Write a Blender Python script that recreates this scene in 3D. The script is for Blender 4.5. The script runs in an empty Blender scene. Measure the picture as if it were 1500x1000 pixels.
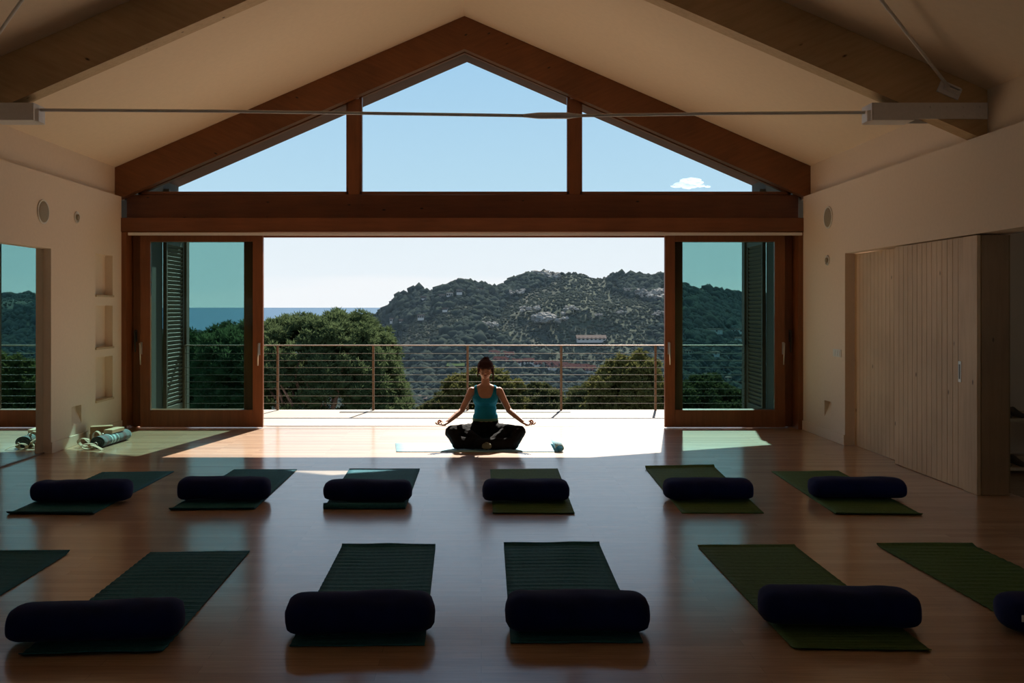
import bpy, bmesh, math, random
import numpy as np
from mathutils import Vector, Matrix, noise
random.seed(7); rng = np.random.default_rng(11)
S = bpy.context.scene; COL = S.collection
F = 1330.0; CX = 705.0; CY = 450.0; H = 1.48
PI = math.pi

# ------------------------------------------------------------ camera
cam = bpy.data.cameras.new('camera'); camo = bpy.data.objects.new('camera', cam); COL.objects.link(camo)
camo.location = (0, 0, H); camo.rotation_euler = (PI/2, 0, 0)
cam.sensor_width = 36; cam.lens = F/1500*36
cam.shift_x = (750-CX)/1500; cam.shift_y = -(500-CY)/1500
cam.clip_start = 0.05; cam.clip_end = 200000
S.camera = camo
S.view_settings.view_transform = 'Standard'; S.view_settings.look = 'None'
S.view_settings.gamma = 1; S.view_settings.use_curve_mapping = False
S.view_settings.exposure = 0.0

# ------------------------------------------------------------ helpers
def fl(px, py, z=0.0):
    Y = (H-z)*F/(py-CY); return ((px-CX)/F*Y, Y)
def at(px, py, Y): return ((px-CX)/F*Y, Y, H-(py-CY)/F*Y)

def tag(o, label=None, cat=None, group=None, kind=None):
    if label: o['label'] = label
    if cat: o['category'] = cat
    if group: o['group'] = group
    if kind: o['kind'] = kind
    return o
def empty(name, loc=(0,0,0), rz=0):
    o = bpy.data.objects.new(name, None); COL.objects.link(o)
    o.location = loc; o.rotation_euler = (0,0,rz); o.empty_display_size = .1
    return o
def link(name, me, mat, parent=None, smooth=False, world=True):
    o = bpy.data.objects.new(name, me); COL.objects.link(o)
    for m in (mat if isinstance(mat, (list, tuple)) else [mat]): me.materials.append(m)
    if smooth: me.polygons.foreach_set('use_smooth', [True]*len(me.polygons))
    if parent: 
        o.parent = parent
    return o
class MB:
    def __init__(s): s.bm = bmesh.new()
    def box(s, x0,x1,y0,y1,z0,z1, bev=0, rot=None, mi=0):
        r = bmesh.ops.create_cube(s.bm, size=1)
        vs = r['verts']
        for v in vs:
            v.co = Vector(((x0+x1)/2+v.co.x*(x1-x0), (y0+y1)/2+v.co.y*(y1-y0), (z0+z1)/2+v.co.z*(z1-z0)))
        fs = set(f for v in vs for f in v.link_faces)
        for f in fs: f.material_index = mi
        if bev:
            es = list(set(e for v in vs for e in v.link_edges))
            g = bmesh.ops.bevel(s.bm, geom=es, offset=bev, segments=2, affect='EDGES', profile=.5)
            vs = list(set(v for f in g['faces'] for v in f.verts) | set(v for v in vs if v.is_valid))
        if rot is not None:
            c = Vector(((x0+x1)/2,(y0+y1)/2,(z0+z1)/2))
            bmesh.ops.transform(s.bm, matrix=Matrix.Translation(c) @ rot @ Matrix.Translation(-c), verts=vs)
        return vs
    def prism(s, pts, axis, a, b, mi=0):
        # pts: 2D polygon; extruded along axis from a to b
        def P(p, t):
            if axis == 'y': return (p[0], t, p[1])
            if axis == 'x': return (t, p[0], p[1])
            return (p[0], p[1], t)
        v0 = [s.bm.verts.new(P(p,a)) for p in pts]; v1 = [s.bm.verts.new(P(p,b)) for p in pts]
        n = len(pts); fs = []
        fs.append(s.bm.faces.new(v0)); fs.append(s.bm.faces.new(v1[::-1]))
        for i in range(n): fs.append(s.bm.faces.new((v0[i], v1[i], v1[(i+1)%n], v0[(i+1)%n])))
        for f in fs: f.material_index = mi
        bmesh.ops.recalc_face_normals(s.bm, faces=fs)
    def tube(s, pts, r, seg=10, closed=False):
        pts = [Vector(p) for p in pts]; n = len(pts)
        rr = r if isinstance(r, (list,tuple)) else [r]*n
        rings = []
        up = None
        for i,p in enumerate(pts):
            if closed: t = pts[(i+1)%n]-pts[i-1]
            else: t = pts[min(i+1,n-1)]-pts[max(i-1,0)]
            t.normalize()
            if up is None:
                up = Vector((0,0,1)) if abs(t.z) < .9 else Vector((1,0,0))
            a = (up - t*up.dot(t)).normalized(); up = a
            b = t.cross(a)
            rings.append([s.bm.verts.new(p+(a*math.cos(k*2*PI/seg)+b*math.sin(k*2*PI/seg))*rr[i]) for k in range(seg)])
        m = n if closed else n-1
        for i in range(m):
            A,B = rings[i], rings[(i+1)%n]
            for k in range(seg):
                f = s.bm.faces.new((A[k],A[(k+1)%seg],B[(k+1)%seg],B[k])); f.smooth = True
        if not closed:
            s.bm.faces.new(rings[0][::-1]); s.bm.faces.new(rings[-1])
    def quad(s, a,b,c,d): s.bm.faces.new([s.bm.verts.new(p) for p in (a,b,c,d)])
    def build(s, name, mat, parent=None, smooth=False):
        bmesh.ops.recalc_face_normals(s.bm, faces=s.bm.faces)
        me = bpy.data.meshes.new(name); s.bm.to_mesh(me); s.bm.free()
        return link(name, me, mat, parent, smooth)
def np_mesh(name, V, Fc, mat, parent=None, smooth=False):
    me = bpy.data.meshes.new(name)
    V = np.asarray(V, dtype=np.float32); Fc = np.asarray(Fc, dtype=np.int32)
    k = Fc.shape[1]
    me.vertices.add(len(V)); me.vertices.foreach_set('co', V.ravel())
    me.loops.add(Fc.size); me.loops.foreach_set('vertex_index', Fc.ravel())
    me.polygons.add(len(Fc)); me.polygons.foreach_set('loop_start', np.arange(0, Fc.size, k, dtype=np.int32))
    me.update(calc_edges=True); me.validate()
    return link(name, me, mat, parent, smooth)
def at_origin(o, x, y, z):
    """give a single-mesh object a sensible origin at its base"""
    o.data.transform(Matrix.Translation((-x,-y,-z))); o.location = (x,y,z); return o
def struct(o, label=None, cat=None): tag(o, label, cat, None, 'structure'); return o

# ------------------------------------------------------------ materials
class NT:
    def __init__(s, name):
        s.m = bpy.data.materials.new(name); s.m.use_nodes = True; s.t = s.m.node_tree; s.t.nodes.clear()
        s.out = s.n('ShaderNodeOutputMaterial')
    def n(s, typ, **kw):
        nd = s.t.nodes.new(typ)
        for k,v in kw.items(): setattr(nd, k, v)
        return nd
    def l(s, a, b): s.t.links.new(a, b)
    def pb(s, **kw):
        p = s.n('ShaderNodeBsdfPrincipled')
        for k,v in kw.items(): p.inputs[k.replace('_',' ')].default_value = v
        s.l(p.outputs[0], s.out.inputs[0]); return p
    def coords(s, scale=(1,1,1), rot=(0,0,0), loc=(0,0,0), kind='Object'):
        t = s.n('ShaderNodeTexCoord'); m = s.n('ShaderNodeMapping')
        m.inputs['Scale'].default_value = scale; m.inputs['Rotation'].default_value = rot; m.inputs['Location'].default_value = loc
        s.l(t.outputs[kind], m.inputs[0]); return m.outputs[0]
    def noise(s, vec, scale, detail=4, rough=.5):
        n = s.n('ShaderNodeTexNoise'); n.inputs['Scale'].default_value = scale; n.inputs['Detail'].default_value = detail
        n.inputs['Roughness'].default_value = rough
        if vec: s.l(vec, n.inputs['Vector'])
        return n.outputs[0]
    def ramp(s, fac, stops):
        r = s.n('ShaderNodeValToRGB'); e = r.color_ramp.elements
        while len(e) < len(stops): e.new(.5)
        for i,(p,c) in enumerate(stops): e[i].position = p; e[i].color = tuple(c)+(1,) if len(c)==3 else c
        s.l(fac, r.inputs[0]); return r.outputs[0]
    def mix(s, fac, a, b, mode='MIX'):
        m = s.n('ShaderNodeMix', data_type='RGBA', blend_type=mode)
        for inp, v in ((m.inputs[0],fac),(m.inputs[6],a),(m.inputs[7],b)):
            if isinstance(v, (int,float)): inp.default_value = v
            elif isinstance(v, (tuple,list)): inp.default_value = tuple(v)+(1,) if len(v)==3 else v
            else: s.l(v, inp)
        return m.outputs[2]
    def bump(s, h, p, strength=.2, dist=.01):
        b = s.n('ShaderNodeBump'); b.inputs['Strength'].default_value = strength; b.inputs['Distance'].default_value = dist
        s.l(h, b.inputs['Height']); s.l(b.outputs[0], p.inputs['Normal'])

def plain(name, col, rough=.5, metal=0, bump=0, bscale=40, var=.12, spec=.5):
    t = NT(name); p = t.pb(Roughness=rough, Metallic=metal)
    p.inputs['Specular IOR Level'].default_value = spec
    v = t.coords(); nz = t.noise(v, bscale)
    c = t.ramp(nz, [(.3, [x*(1-var) for x in col]), (.7, [min(1,x*(1+var)) for x in col])])
    t.l(c, p.inputs['Base Color'])
    if bump: t.bump(nz, p, bump, .003)
    return t.m
def wood(name, c1, c2, axis='x', slope=0, rough=.45, knots=True, scale=1.0, lam=0):
    t = NT(name); p = t.pb(Roughness=rough)
    sc = {'x': (1.2,14,14), 'y': (14,1.2,14), 'z': (14,14,1.2)}[axis]
    v = t.coords(rot=(0,slope,0)); m = t.n('ShaderNodeMapping'); m.inputs['Scale'].default_value = [k*scale for k in sc]
    t.l(v, m.inputs[0])
    n1 = t.noise(m.outputs[0], 2.2, 6, .65)
    col = t.ramp(n1, [(.28, c1), (.5, [(a+b)/2 for a,b in zip(c1,c2)]), (.75, c2)])
    n2 = t.noise(v, 1.3, 3)
    col = t.mix(.35, col, t.ramp(n2, [(.35, [x*.6 for x in c1]), (.65, c2)]))
    if knots:
        vo = t.n('ShaderNodeTexVoronoi'); vo.inputs['Scale'].default_value = 1.35
        m2 = t.n('ShaderNodeMapping'); m2.inputs['Scale'].default_value = {'x': (2.2,5,5),'y':(5,2.2,5),'z':(5,5,2.2)}[axis]
        t.l(v, m2.inputs[0]); t.l(m2.outputs[0], vo.inputs['Vector'])
        k = t.ramp(vo.outputs['Distance'], [(.035, (0,0,0)), (.085, (1,1,1))])
        col = t.mix(1.0, col, t.mix(k, [x*.28 for x in c1], (1,1,1)), 'MULTIPLY')
    t.l(col, p.inputs['Base Color']); t.bump(n1, p, .12, .003)
    return t.m
def glass(name, tint, spec=.06, rough=0.0):
    # thin pane: tinted see-through plus fresnel reflection
    t = NT(name); tr = t.n('ShaderNodeBsdfTransparent'); tr.inputs[0].default_value = tuple(tint)+(1,)
    gl = t.n('ShaderNodeBsdfGlossy'); gl.inputs['Roughness'].default_value = rough; gl.inputs[0].default_value = (1,1,1,1)
    fr = t.n('ShaderNodeLayerWeight'); fr.inputs[0].default_value = .12
    mu = t.n('ShaderNodeMath', operation='MULTIPLY'); mu.inputs[1].default_value = spec*10
    t.l(fr.outputs['Fresnel'], mu.inputs[0])
    mx = t.n('ShaderNodeMixShader'); t.l(mu.outputs[0], mx.inputs[0]); t.l(tr.outputs[0], mx.inputs[1]); t.l(gl.outputs[0], mx.inputs[2])
    t.l(mx.outputs[0], t.out.inputs[0]); return t.m

def mat_floor():
    t = NT('plank_floor'); p = t.pb(Roughness=.3)
    v = t.coords()
    b = t.n('ShaderNodeTexBrick', offset=.37, offset_frequency=2)
    for k,val in (('Scale',1.0),('Mortar Size',.0009),('Mortar Smooth',.3),('Bias',0.0),('Brick Width',1.15),('Row Height',.075)): b.inputs[k].default_value = val
    b.inputs['Color1'].default_value = (0,0,0,1); b.inputs['Color2'].default_value = (1,1,1,1); b.inputs['Mortar'].default_value = (.5,.5,.5,1)
    t.l(v, b.inputs['Vector'])
    base = t.ramp(b.outputs['Color'], [(0,(.42,.235,.125)),(.5,(.50,.30,.165)),(1,(.58,.37,.22))])
    g = t.noise(t.coords(scale=(1.4,30,1)), 3, 5, .6)
    gr = t.ramp(g, [(.3,(.72,.68,.64)),(.7,(1.08,1.08,1.08))])
    col = t.mix(1.0, base, gr, 'MULTIPLY')
    col = t.mix(b.outputs['Fac'], col, (.16,.08,.04))
    t.l(col, p.inputs['Base Color'])
    n = t.noise(v, 5, 3)
    rr = t.n('ShaderNodeMapRange'); rr.inputs[3].default_value = .46; rr.inputs[4].default_value = .52; t.l(n, rr.inputs[0]); t.l(rr.outputs[0], p.inputs['Roughness'])
    p.inputs['IOR'].default_value = 1.5; p.inputs['Coat Weight'].default_value = 1.0; p.inputs['Coat Roughness'].default_value = .17; p.inputs['Coat IOR'].default_value = 1.6
    return t.m
def mat_deck():
    t = NT('deck_boards'); p = t.pb(Roughness=.6); v = t.coords()
    b = t.n('ShaderNodeTexBrick', offset=.5)
    for k,val in (('Scale',1.0),('Mortar Size',.002),('Brick Width',2.4),('Row Height',.14)): b.inputs[k].default_value = val
    b.inputs['Color1'].default_value = (.36,.295,.225,1); b.inputs['Color2'].default_value = (.42,.345,.265,1); b.inputs['Mortar'].default_value = (.26,.2,.15,1)
    t.l(v, b.inputs['Vector'])
    g = t.ramp(t.noise(t.coords(scale=(1,20,1)), 3, 4), [(.3,(.86,.86,.86)),(.7,(1.05,1.05,1.05))])
    t.l(t.mix(1.0, b.outputs['Color'], g, 'MULTIPLY'), p.inputs['Base Color']); return t.m
def mat_mat(name, c, rib=95):
    t = NT(name); p = t.pb(Roughness=.75); p.inputs['Specular IOR Level'].default_value=.18; v = t.coords()
    w = t.n('ShaderNodeTexWave', wave_type='BANDS', bands_direction='Y'); w.inputs['Scale'].default_value = rib/6.28; w.inputs['Distortion'].default_value = 1.2
    t.l(v, w.inputs['Vector'])
    n = t.noise(v, 60, 3)
    col = t.ramp(n, [(.3,[x*.85 for x in c]),(.7,[x*1.15 for x in c])])
    t.l(col, p.inputs['Base Color']); 
    ad = t.n('ShaderNodeMath', operation='ADD'); t.l(w.outputs[1], ad.inputs[0]); t.l(n, ad.inputs[1])
    t.bump(ad.outputs[0], p, .5, .003); return t.m
def mat_cloth(name, c, sc=260, sheen=.3, rough=.9, bump=.3):
    t = NT(name); p = t.pb(Roughness=rough); p.inputs['Sheen Weight'].default_value = sheen
    p.inputs['Specular IOR Level'].default_value = .15
    v = t.coords(); n = t.noise(v, sc, 2); n2 = t.noise(v, 6, 3)
    col = t.ramp(n2, [(.3,[x*.8 for x in c]),(.7,[x*1.15 for x in c])])
    t.l(col, p.inputs['Base Color']); t.bump(n, p, bump, .002); return t.m
def mat_leaf(name, c1, c2, transl=.35, sc=3):
    t = NT(name); v = t.coords(); n = t.noise(v, sc, 4, .7)
    col = t.ramp(n, [(.3,c1),(.7,c2)])
    d = t.n('ShaderNodeBsdfDiffuse'); tr = t.n('ShaderNodeBsdfTranslucent'); mx = t.n('ShaderNodeMixShader'); mx.inputs[0].default_value = transl
    t.l(col, d.inputs[0]); t.l(t.mix(.5, col, [min(1,x*1.6) for x in c2]), tr.inputs[0]); t.l(d.outputs[0], mx.inputs[1]); t.l(tr.outputs[0], mx.inputs[2])
    t.l(mx.outputs[0], t.out.inputs[0]); return t.m

M = {}
M['plaster'] = plain('warm_plaster', (.80,.67,.54), .85, bump=.08, bscale=30, var=.02, spec=.2)
M['render'] = plain('grey_exterior_render', (.11,.10,.085), .85, bump=.1, bscale=30, var=.03, spec=.2)
M['ceil'] = plain('ceiling_plaster', (.85,.70,.54), .85, bump=.05, bscale=20, var=.02, spec=.2)
M['floor'] = mat_floor(); M['deck'] = mat_deck()
sl = math.atan(.433)
M['teakL'] = wood('stained_timber_rising', (.15,.048,.014), (.27,.10,.032), 'x', -sl, .45)
M['teakR'] = wood('stained_timber_falling', (.15,.048,.014), (.27,.10,.032), 'x', sl, .45)
M['teakX'] = wood('stained_timber_level', (.12,.035,.014), (.21,.068,.026), 'x', 0, .45)
M['teakX2'] = wood('stained_timber_lintel', (.17,.055,.02), (.27,.092,.035), 'x', 0, .45, knots=False)
M['teakZ'] = wood('stained_timber_upright', (.17,.055,.018), (.29,.10,.034), 'z', 0, .4, knots=False)
M['glulamL'] = wood('pine_glulam_rising', (.52,.33,.16), (.70,.48,.26), 'x', -sl, .55)
M['glulamR'] = wood('pine_glulam_falling', (.52,.33,.16), (.70,.48,.26), 'x', sl, .55)
M['pine'] = wood('pine_boards', (.62,.42,.24), (.80,.60,.38), 'z', 0, .5)
M['post'] = wood('pine_post_wood', (.28,.165,.08), (.40,.25,.13), 'z', 0, .5)
M['louver'] = wood('weathered_shutter_wood', (.11,.075,.05), (.17,.115,.075), 'y', 0, .6, knots=False)
M['soffit'] = wood('dark_soffit_boards', (.12,.045,.028), (.17,.065,.04), 'y', 0, .6, knots=False)
M['steelW'] = plain('white_painted_steel', (.78,.75,.74), .4, 0, var=.03)
M['steel'] = plain('brushed_steel', (.55,.53,.5), .35, .9, var=.05)
M['rust'] = plain('bronze_painted_post', (.22,.14,.09), .5, .3, var=.1)
M['cable'] = plain('stainless_cable', (.20,.18,.14), .6, 0, var=.05)
M['white'] = plain('white_plastic', (.75,.73,.68), .4, var=.02)
M['grill'] = plain('speaker_mesh', (.34,.29,.21), .7, bump=.6, bscale=400, var=.2)
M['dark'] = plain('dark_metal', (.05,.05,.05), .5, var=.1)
M['mirror'] = NT('mirror_silver').m
_t = NT('mirror_silvered'); _t.pb(Base_Color=(.86,.9,.9,1), Metallic=1.0, Roughness=0.0); M['mirror'] = _t.m
sq = lambda c: tuple(x**.5 for x in c)
M['doorglass'] = glass('teal_solar_glass', sq((.48,.68,.66)))
M['gableglass'] = glass('pale_blue_glass', sq((.76,.90,.96)), .03)
M['clear'] = glass('grey_glass', sq((.75,.78,.72)))
M['teal'] = mat_mat('teal_mat', (.024,.135,.165)); M['green'] = mat_mat('green_mat', (.085,.16,.052), 60)
M['aqua'] = mat_mat('aqua_mat', (.36,.60,.68))
M['navy'] = mat_cloth('navy_fabric', (.005,.011,.085), sheen=.05, bump=.2)
M['cork'] = plain('cork_block_wood', (.40,.27,.15), .8, bump=.3, bscale=120, var=.25)
M['pale'] = wood('pale_block_wood', (.55,.40,.24), (.68,.52,.34), 'y', 0, .6, knots=False)
M['strap'] = mat_cloth('natural_cotton_webbing', (.62,.52,.38), bump=.5)
M['blanket'] = mat_cloth('slate_blanket', (.09,.14,.16)); M['stripe'] = mat_cloth('aqua_stripe', (.35,.58,.62)); M['stripe2']=mat_cloth('plum_stripe', (.12,.08,.09))
M['skin'] = NT('skin').m
_t = NT('skin_tone'); _p = _t.pb(Roughness=.5); _v = _t.coords(); _t.l(_t.ramp(_t.noise(_v, 14, 3), [(.3,(.46,.235,.15)),(.7,(.53,.285,.19))]), _p.inputs['Base Color']); _p.inputs['Subsurface Weight'].default_value = .12; _p.inputs['Subsurface Radius'].default_value=(.02,.008,.005); M['skin'] = _t.m
M['lip'] = plain('lip_tone', (.35,.12,.10), .4, var=.03)
M['hair'] = plain('dark_brown_hair', (.045,.011,.010), .9, bump=.6, bscale=90, var=.3)
M['tank'] = mat_cloth('teal_jersey', (.008,.22,.36), sheen=.05, bump=.15)
M['hem'] = mat_cloth('green_jersey', (.10,.22,.15), sheen=.05)
M['trouser'] = mat_cloth('black_jersey', (.007,.007,.008), sheen=.0)
M['sole'] = plain('sock_sole', (.17,.18,.12), .9)
M['sea'] = None

# ------------------------------------------------------------ room dimensions
XL, XR = -4.36, 3.90; XUL, XUR = -4.448, 3.997; AX = -.205
YB = 11.12; YF = -4.0; YO = 13.06
WT = 2.82; APX = 5.017; K = .433
roof = lambda x: APX - K*abs(x-AX)

# floor
b = MB(); b.box(XL-.3, 6.2, YF-.2, 11.34, -.12, 0); struct(b.build('floor', M['floor']), 'glossy reddish brown plank floor of the yoga room', 'floor')
b = MB(); b.box(XL-.3, XR+.3, 11.34, 13.17, -.12, -.004); struct(b.build('terrace_deck', M['deck']), 'sunlit pale board deck outside the doors', 'deck')
b = MB(); b.box(-2.0, 1.26, 12.80, 12.90, -.02, .004); struct(b.build('trim_1', M['dark']), 'low dark strip laid across the deck', 'trim')  # low dark strip, slightly proud of the deck boards
b = MB(); b.box(-2.66, 2.24, 11.06, 11.075, -.02, .003); b.box(-2.66,2.24,11.27,11.285,-.02,.003); b.box(-4.3,3.86,11.33,11.35,-.02,.004)
struct(b.build('trim_2', M['steel']), 'flush sliding track rails across the threshold', 'trim')

# roof/ceiling slab
b = MB()
pts = [(XUL-.9, roof(XUL-.9)), (AX, APX), (XUR+.9, roof(XUR+.9)), (XUR+.9, roof(XUR+.9)+.28), (AX, APX+.3), (XUL-.9, roof(XUL-.9)+.28)]
b.prism(pts, 'y', YF-.3, YO)
struct(b.build('ceiling', M['ceil']), 'sloping plaster ceiling rising to the ridge', 'ceiling')

b = MB()
b.prism([(XUL+.005, roof(XUL)-.006), (AX, APX-.006), (XUR-.005, roof(XUR)-.006), (XUR-.005, roof(XUR)-.001), (AX, APX-.001), (XUL+.005, roof(XUL)-.001)], 'y', 11.16, YO-.002)
struct(b.build('trim_11', M['soffit']), 'dark stained boarded soffit under the outside roof overhang', 'soffit')
b = MB()
b.prism([(XUL-.9, roof(XUL-.9)-.006), (AX, APX-.006), (XUR+.9, roof(XUR+.9)-.006), (XUR+.9, roof(XUR+.9)+.28), (AX, APX+.3), (XUL-.9, roof(XUL-.9)+.28)], 'y', YO, YO+.02)
struct(b.build('trim_12', M['soffit']), 'dark fascia board along the edge of the roof overhang', 'fascia')
def wall_x(name, x, xo, y0, y1, z0, z1, holes):
    """wall slab whose room face lies at x, outer face at xo; holes (ya,yb,za,zb,depth,kind)"""
    s = 1 if xo > x else -1
    b = MB(); bm = b.bm
    ys = sorted(set([y0,y1]+[h[0] for h in holes]+[h[1] for h in holes]))
    zs = sorted(set([z0,z1]+[h[2] for h in holes]+[h[3] for h in holes]))
    for i in range(len(ys)-1):
        for j in range(len(zs)-1):
            cy=(ys[i]+ys[i+1])/2; cz=(zs[j]+zs[j+1])/2
            if any(h[0]<cy<h[1] and h[2]<cz<h[3] for h in holes): continue
            b.quad((x,ys[i],zs[j]),(x,ys[i+1],zs[j]),(x,ys[i+1],zs[j+1]),(x,ys[i],zs[j+1]))
    for (ya,yb,za,zb,d,k) in holes:
        X = x+s*d
        if k == 'box':
            b.quad((x,ya,za),(X,ya,za),(X,ya,zb),(x,ya,zb)); b.quad((x,yb,za),(X,yb,za),(X,yb,zb),(x,yb,zb))
            b.quad((x,ya,zb),(X,ya,zb),(X,yb,zb),(x,yb,zb))
            if za > .01: b.quad((x,ya,za),(X,ya,za),(X,yb,za),(x,yb,za))
            if abs(X-xo) > .01: b.quad((X,ya,za),(X,yb,za),(X,yb,zb),(X,ya,zb))
        else:   # wedge pocket, deep at the top
            b.quad((x,ya,za),(x,yb,za),(X,yb,zb),(X,ya,zb)); b.quad((x,ya,zb),(X,ya,zb),(X,yb,zb),(x,yb,zb))
            for yy in (ya,yb): bm.faces.new([bm.verts.new(p) for p in ((x,yy,za),(x,yy,zb),(X,yy,zb))])
    th = [h for h in holes if abs(h[4]-abs(xo-x)) < .01]
    ys2 = sorted(set([y0,y1]+[h[0] for h in th]+[h[1] for h in th])); zs2 = sorted(set([z0,z1]+[h[2] for h in th]+[h[3] for h in th]))
    for i in range(len(ys2)-1):
        for j in range(len(zs2)-1):
            cy=(ys2[i]+ys2[i+1])/2; cz=(zs2[j]+zs2[j+1])/2
            if any(h[0]<cy<h[1] and h[2]<cz<h[3] for h in th): continue
            b.quad((xo,ys2[i],zs2[j]),(xo,ys2[i+1],zs2[j]),(xo,ys2[i+1],zs2[j+1]),(xo,ys2[i],zs2[j+1]))
    b.quad((x,y0,z1),(xo,y0,z1),(xo,y1,z1),(x,y1,z1)); 
    b.quad((x,y0,z0),(xo,y0,z0),(xo,y0,z1),(x,y0,z1)); b.quad((x,y1,z0),(xo,y1,z0),(xo,y1,z1),(x,y1,z1))
    bmesh.ops.remove_doubles(bm, verts=bm.verts, dist=1e-4)
    return b.build(name, M['plaster'])
niches = [(10.26,10.74,1.62,2.09),(10.26,10.74,1.02,1.50),(10.26,10.74,.42,.91)]
o = wall_x('wall_left', XL, XL-.36, YF, 11.0, 0, WT, [(2.0,9.2,0,2.076,.083,'box')]+[(a,c,d,e,.09,'box') for a,c,d,e in niches]+[(9.66,9.90,.22,.42,.07,'w')])
struct(o, 'warm beige plaster wall on the left, with small niches', 'wall')
o = wall_x('wall_right', XR, XR+.30, YF, 11.0, 0, WT, [(4.0,9.735,0,2.06,.30,'box'),(10.11,10.32,.235,.425,.07,'w')])
struct(o, 'warm beige plaster wall on the right, open above boarded doors', 'wall')
b = MB(); b.box(XUL-.27, XUL, YF, 11.34, WT-.002, roof(XUL)+.02)
struct(b.build('wall_upper_left', M['plaster']), 'recessed plaster band above the left wall', 'wall')
b = MB(); b.box(XUR, XUR+.27, YF, 11.34, WT-.002, roof(XUR)+.02)
struct(b.build('wall_upper_right', M['plaster']), 'recessed plaster band above the right wall', 'wall')
b = MB(); b.box(XL-.36,XL,11.001,12.42,0,2.419); b.box(XL+.011,XL+.09,12.42,13.05,2.42,3.10); b.prism([(XUL-.27,2.42),(XL+.01,2.42),(XL+.01,roof(XL+.01)-.007),(XUL-.27,roof(XUL-.27)-.007)],'y',11.341,YO-.01)
struct(b.build('wall_terrace_left', M['render']), 'grey outside side wall left of the terrace', 'wall')
b = MB(); b.box(XR,XR+.30,11.001,12.42,0,2.419); b.box(XR-.09,XR-.011,12.42,13.05,2.42,3.10); b.prism([(XUR+.27,2.42),(XR-.01,2.42),(XR-.01,roof(XR-.01)-.007),(XUR+.27,roof(XUR+.27)-.007)],'y',11.341,YO-.01)  # unseen header box above the shutter added to block stray sun; left one matches
struct(b.build('wall_terrace_right', M['render']), 'grey outside side wall right of the terrace', 'wall')
b = MB(); b.prism([(XUL-.3,0),(-2.6,0),(-2.6,APX-K*(2.6+AX)-.01),(XUL-.3,roof(XUL-.3))],'y',YF-.25,YF); b.prism([(2.2,0),(XUR+.3,0),(XUR+.3,roof(XUR+.3)),(2.2,roof(2.2))],'y',YF-.25,YF); b.prism([(-2.6,0),(2.2,0),(2.2,.9),(-2.6,.9)],'y',YF-.25,YF); b.prism([(-2.6,1.75),(2.2,1.75),(2.2,roof(2.2)),(AX,APX),(-2.6,APX-K*(2.6+AX))],'y',YF-.25,YF)
struct(b.build('wall_rear', M['plaster']), 'plain wall behind the viewer', 'wall')

b = MB(); b.box(-2.6,2.2,YF-.14,YF-.13,.9,1.75); b.box(-2.6,-2.54,YF-.17,YF-.1,.9,1.75); b.box(2.14,2.2,YF-.17,YF-.1,.9,1.75); struct(b.build('window_5', M['clear']), 'wide unseen window added behind the viewer for fill light', 'window')  # unseen window and its wall opening, added to fill the room with daylight
# baseboards
b = MB(); b.box(XL, XL+.013, 9.2, 11.0, 0, .112, .003); struct(b.build('baseboard_left', M['plaster']), 'painted skirting along the left wall', 'baseboard')
b = MB(); b.box(XR-.013, XR, 9.735, 11.0, 0, .112, .003); struct(b.build('baseboard_right', M['plaster']), 'painted skirting along the right wall', 'baseboard')
# wooden sills in the niches
for n,(ya,yb,za,zb) in enumerate(niches):
    b = MB(); b.box(XL-.088, XL+.014, ya-.004, yb+.015, za-.022, za+.002, .002)
    struct(b.build('trim_%d' % (n+3), M['pale']), ['pale wooden sill of the top wall niche','pale wooden sill of the middle wall niche','pale wooden sill of the bottom wall niche'][n], 'sill')

# ------------------------------------------------------------ mirror
b = MB(); b.box(-4.443, -4.437, 2.02, 9.198, .004, 2.07)
mr = b.build('wall_mirror', M['mirror']); at_origin(mr, -4.44, 5.6, 0); tag(mr, 'large wall mirror set flush in the left wall, reflecting a glazed door', 'mirror')
b = MB(); b.box(-4.436, -4.424, 2.02, 9.198, 0, .012); e = b.build('mirror_channel', M['rust'], mr); e.data.transform(Matrix.Translation((4.44,-5.6,0)))

# ------------------------------------------------------------ gable frame
def rafter_pts(side, xe, top, bot, ax=AX):
    """vertical-cut rafter polygon in xz"""
    f = lambda x, a: a - K*abs(x-ax)
    return [(ax, bot), (ax, top), (xe, f(xe,top)), (xe, f(xe,bot))]
g = empty('gable_truss', (AX, 11.05, 4.6)); tag(g, 'dark stained rafter pair framing the gable window', 'roof beam')
def child_fix(o, p):
    o.data.transform(Matrix.Translation(-Vector(p.location))) if p.rotation_euler.z == 0 else None
    return o
BOT = 4.615
for nm, xe, mt in (('rafter', XUL, 'teakL'), ('rafter', XUR, 'teakR')):
    b = MB(); b.prism(rafter_pts(0, xe, APX-.003, BOT), 'y', 11.02, 11.14); child_fix(b.build(nm, M[mt], g), g)
# lintel beams
hb = MB(); hb.box(XL+.005, XR-.005, 11.145, 11.34, 2.565, 2.862, .006); hb = hb.build('header_beam', M['teakX']); at_origin(hb, AX, 11.16, 2.565); tag(hb, 'dark reddish beam spanning above the sliding doors', 'beam')
lb = MB(); lb.box(XL-.03, XR+.03, 10.985, 11.34, 2.395, 2.563, .004); lb.box(XL+.1, XR-.1, 11.262, 11.34, 2.35, 2.394); lb = lb.build('door_lintel', M['teakX2']); at_origin(lb, AX, 11.16, 2.385); tag(lb, 'lighter wooden lintel directly above the sliding doors', 'beam')
rl = MB(); rl.box(XL+.09, XR-.02, 10.97, 11.0, 2.35, 2.384, .003); rl = rl.build('curtain_track', M['steelW']); at_origin(rl, AX, 11.0, 2.35); tag(rl, 'thin white rail under the wooden lintel', 'rail')

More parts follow.
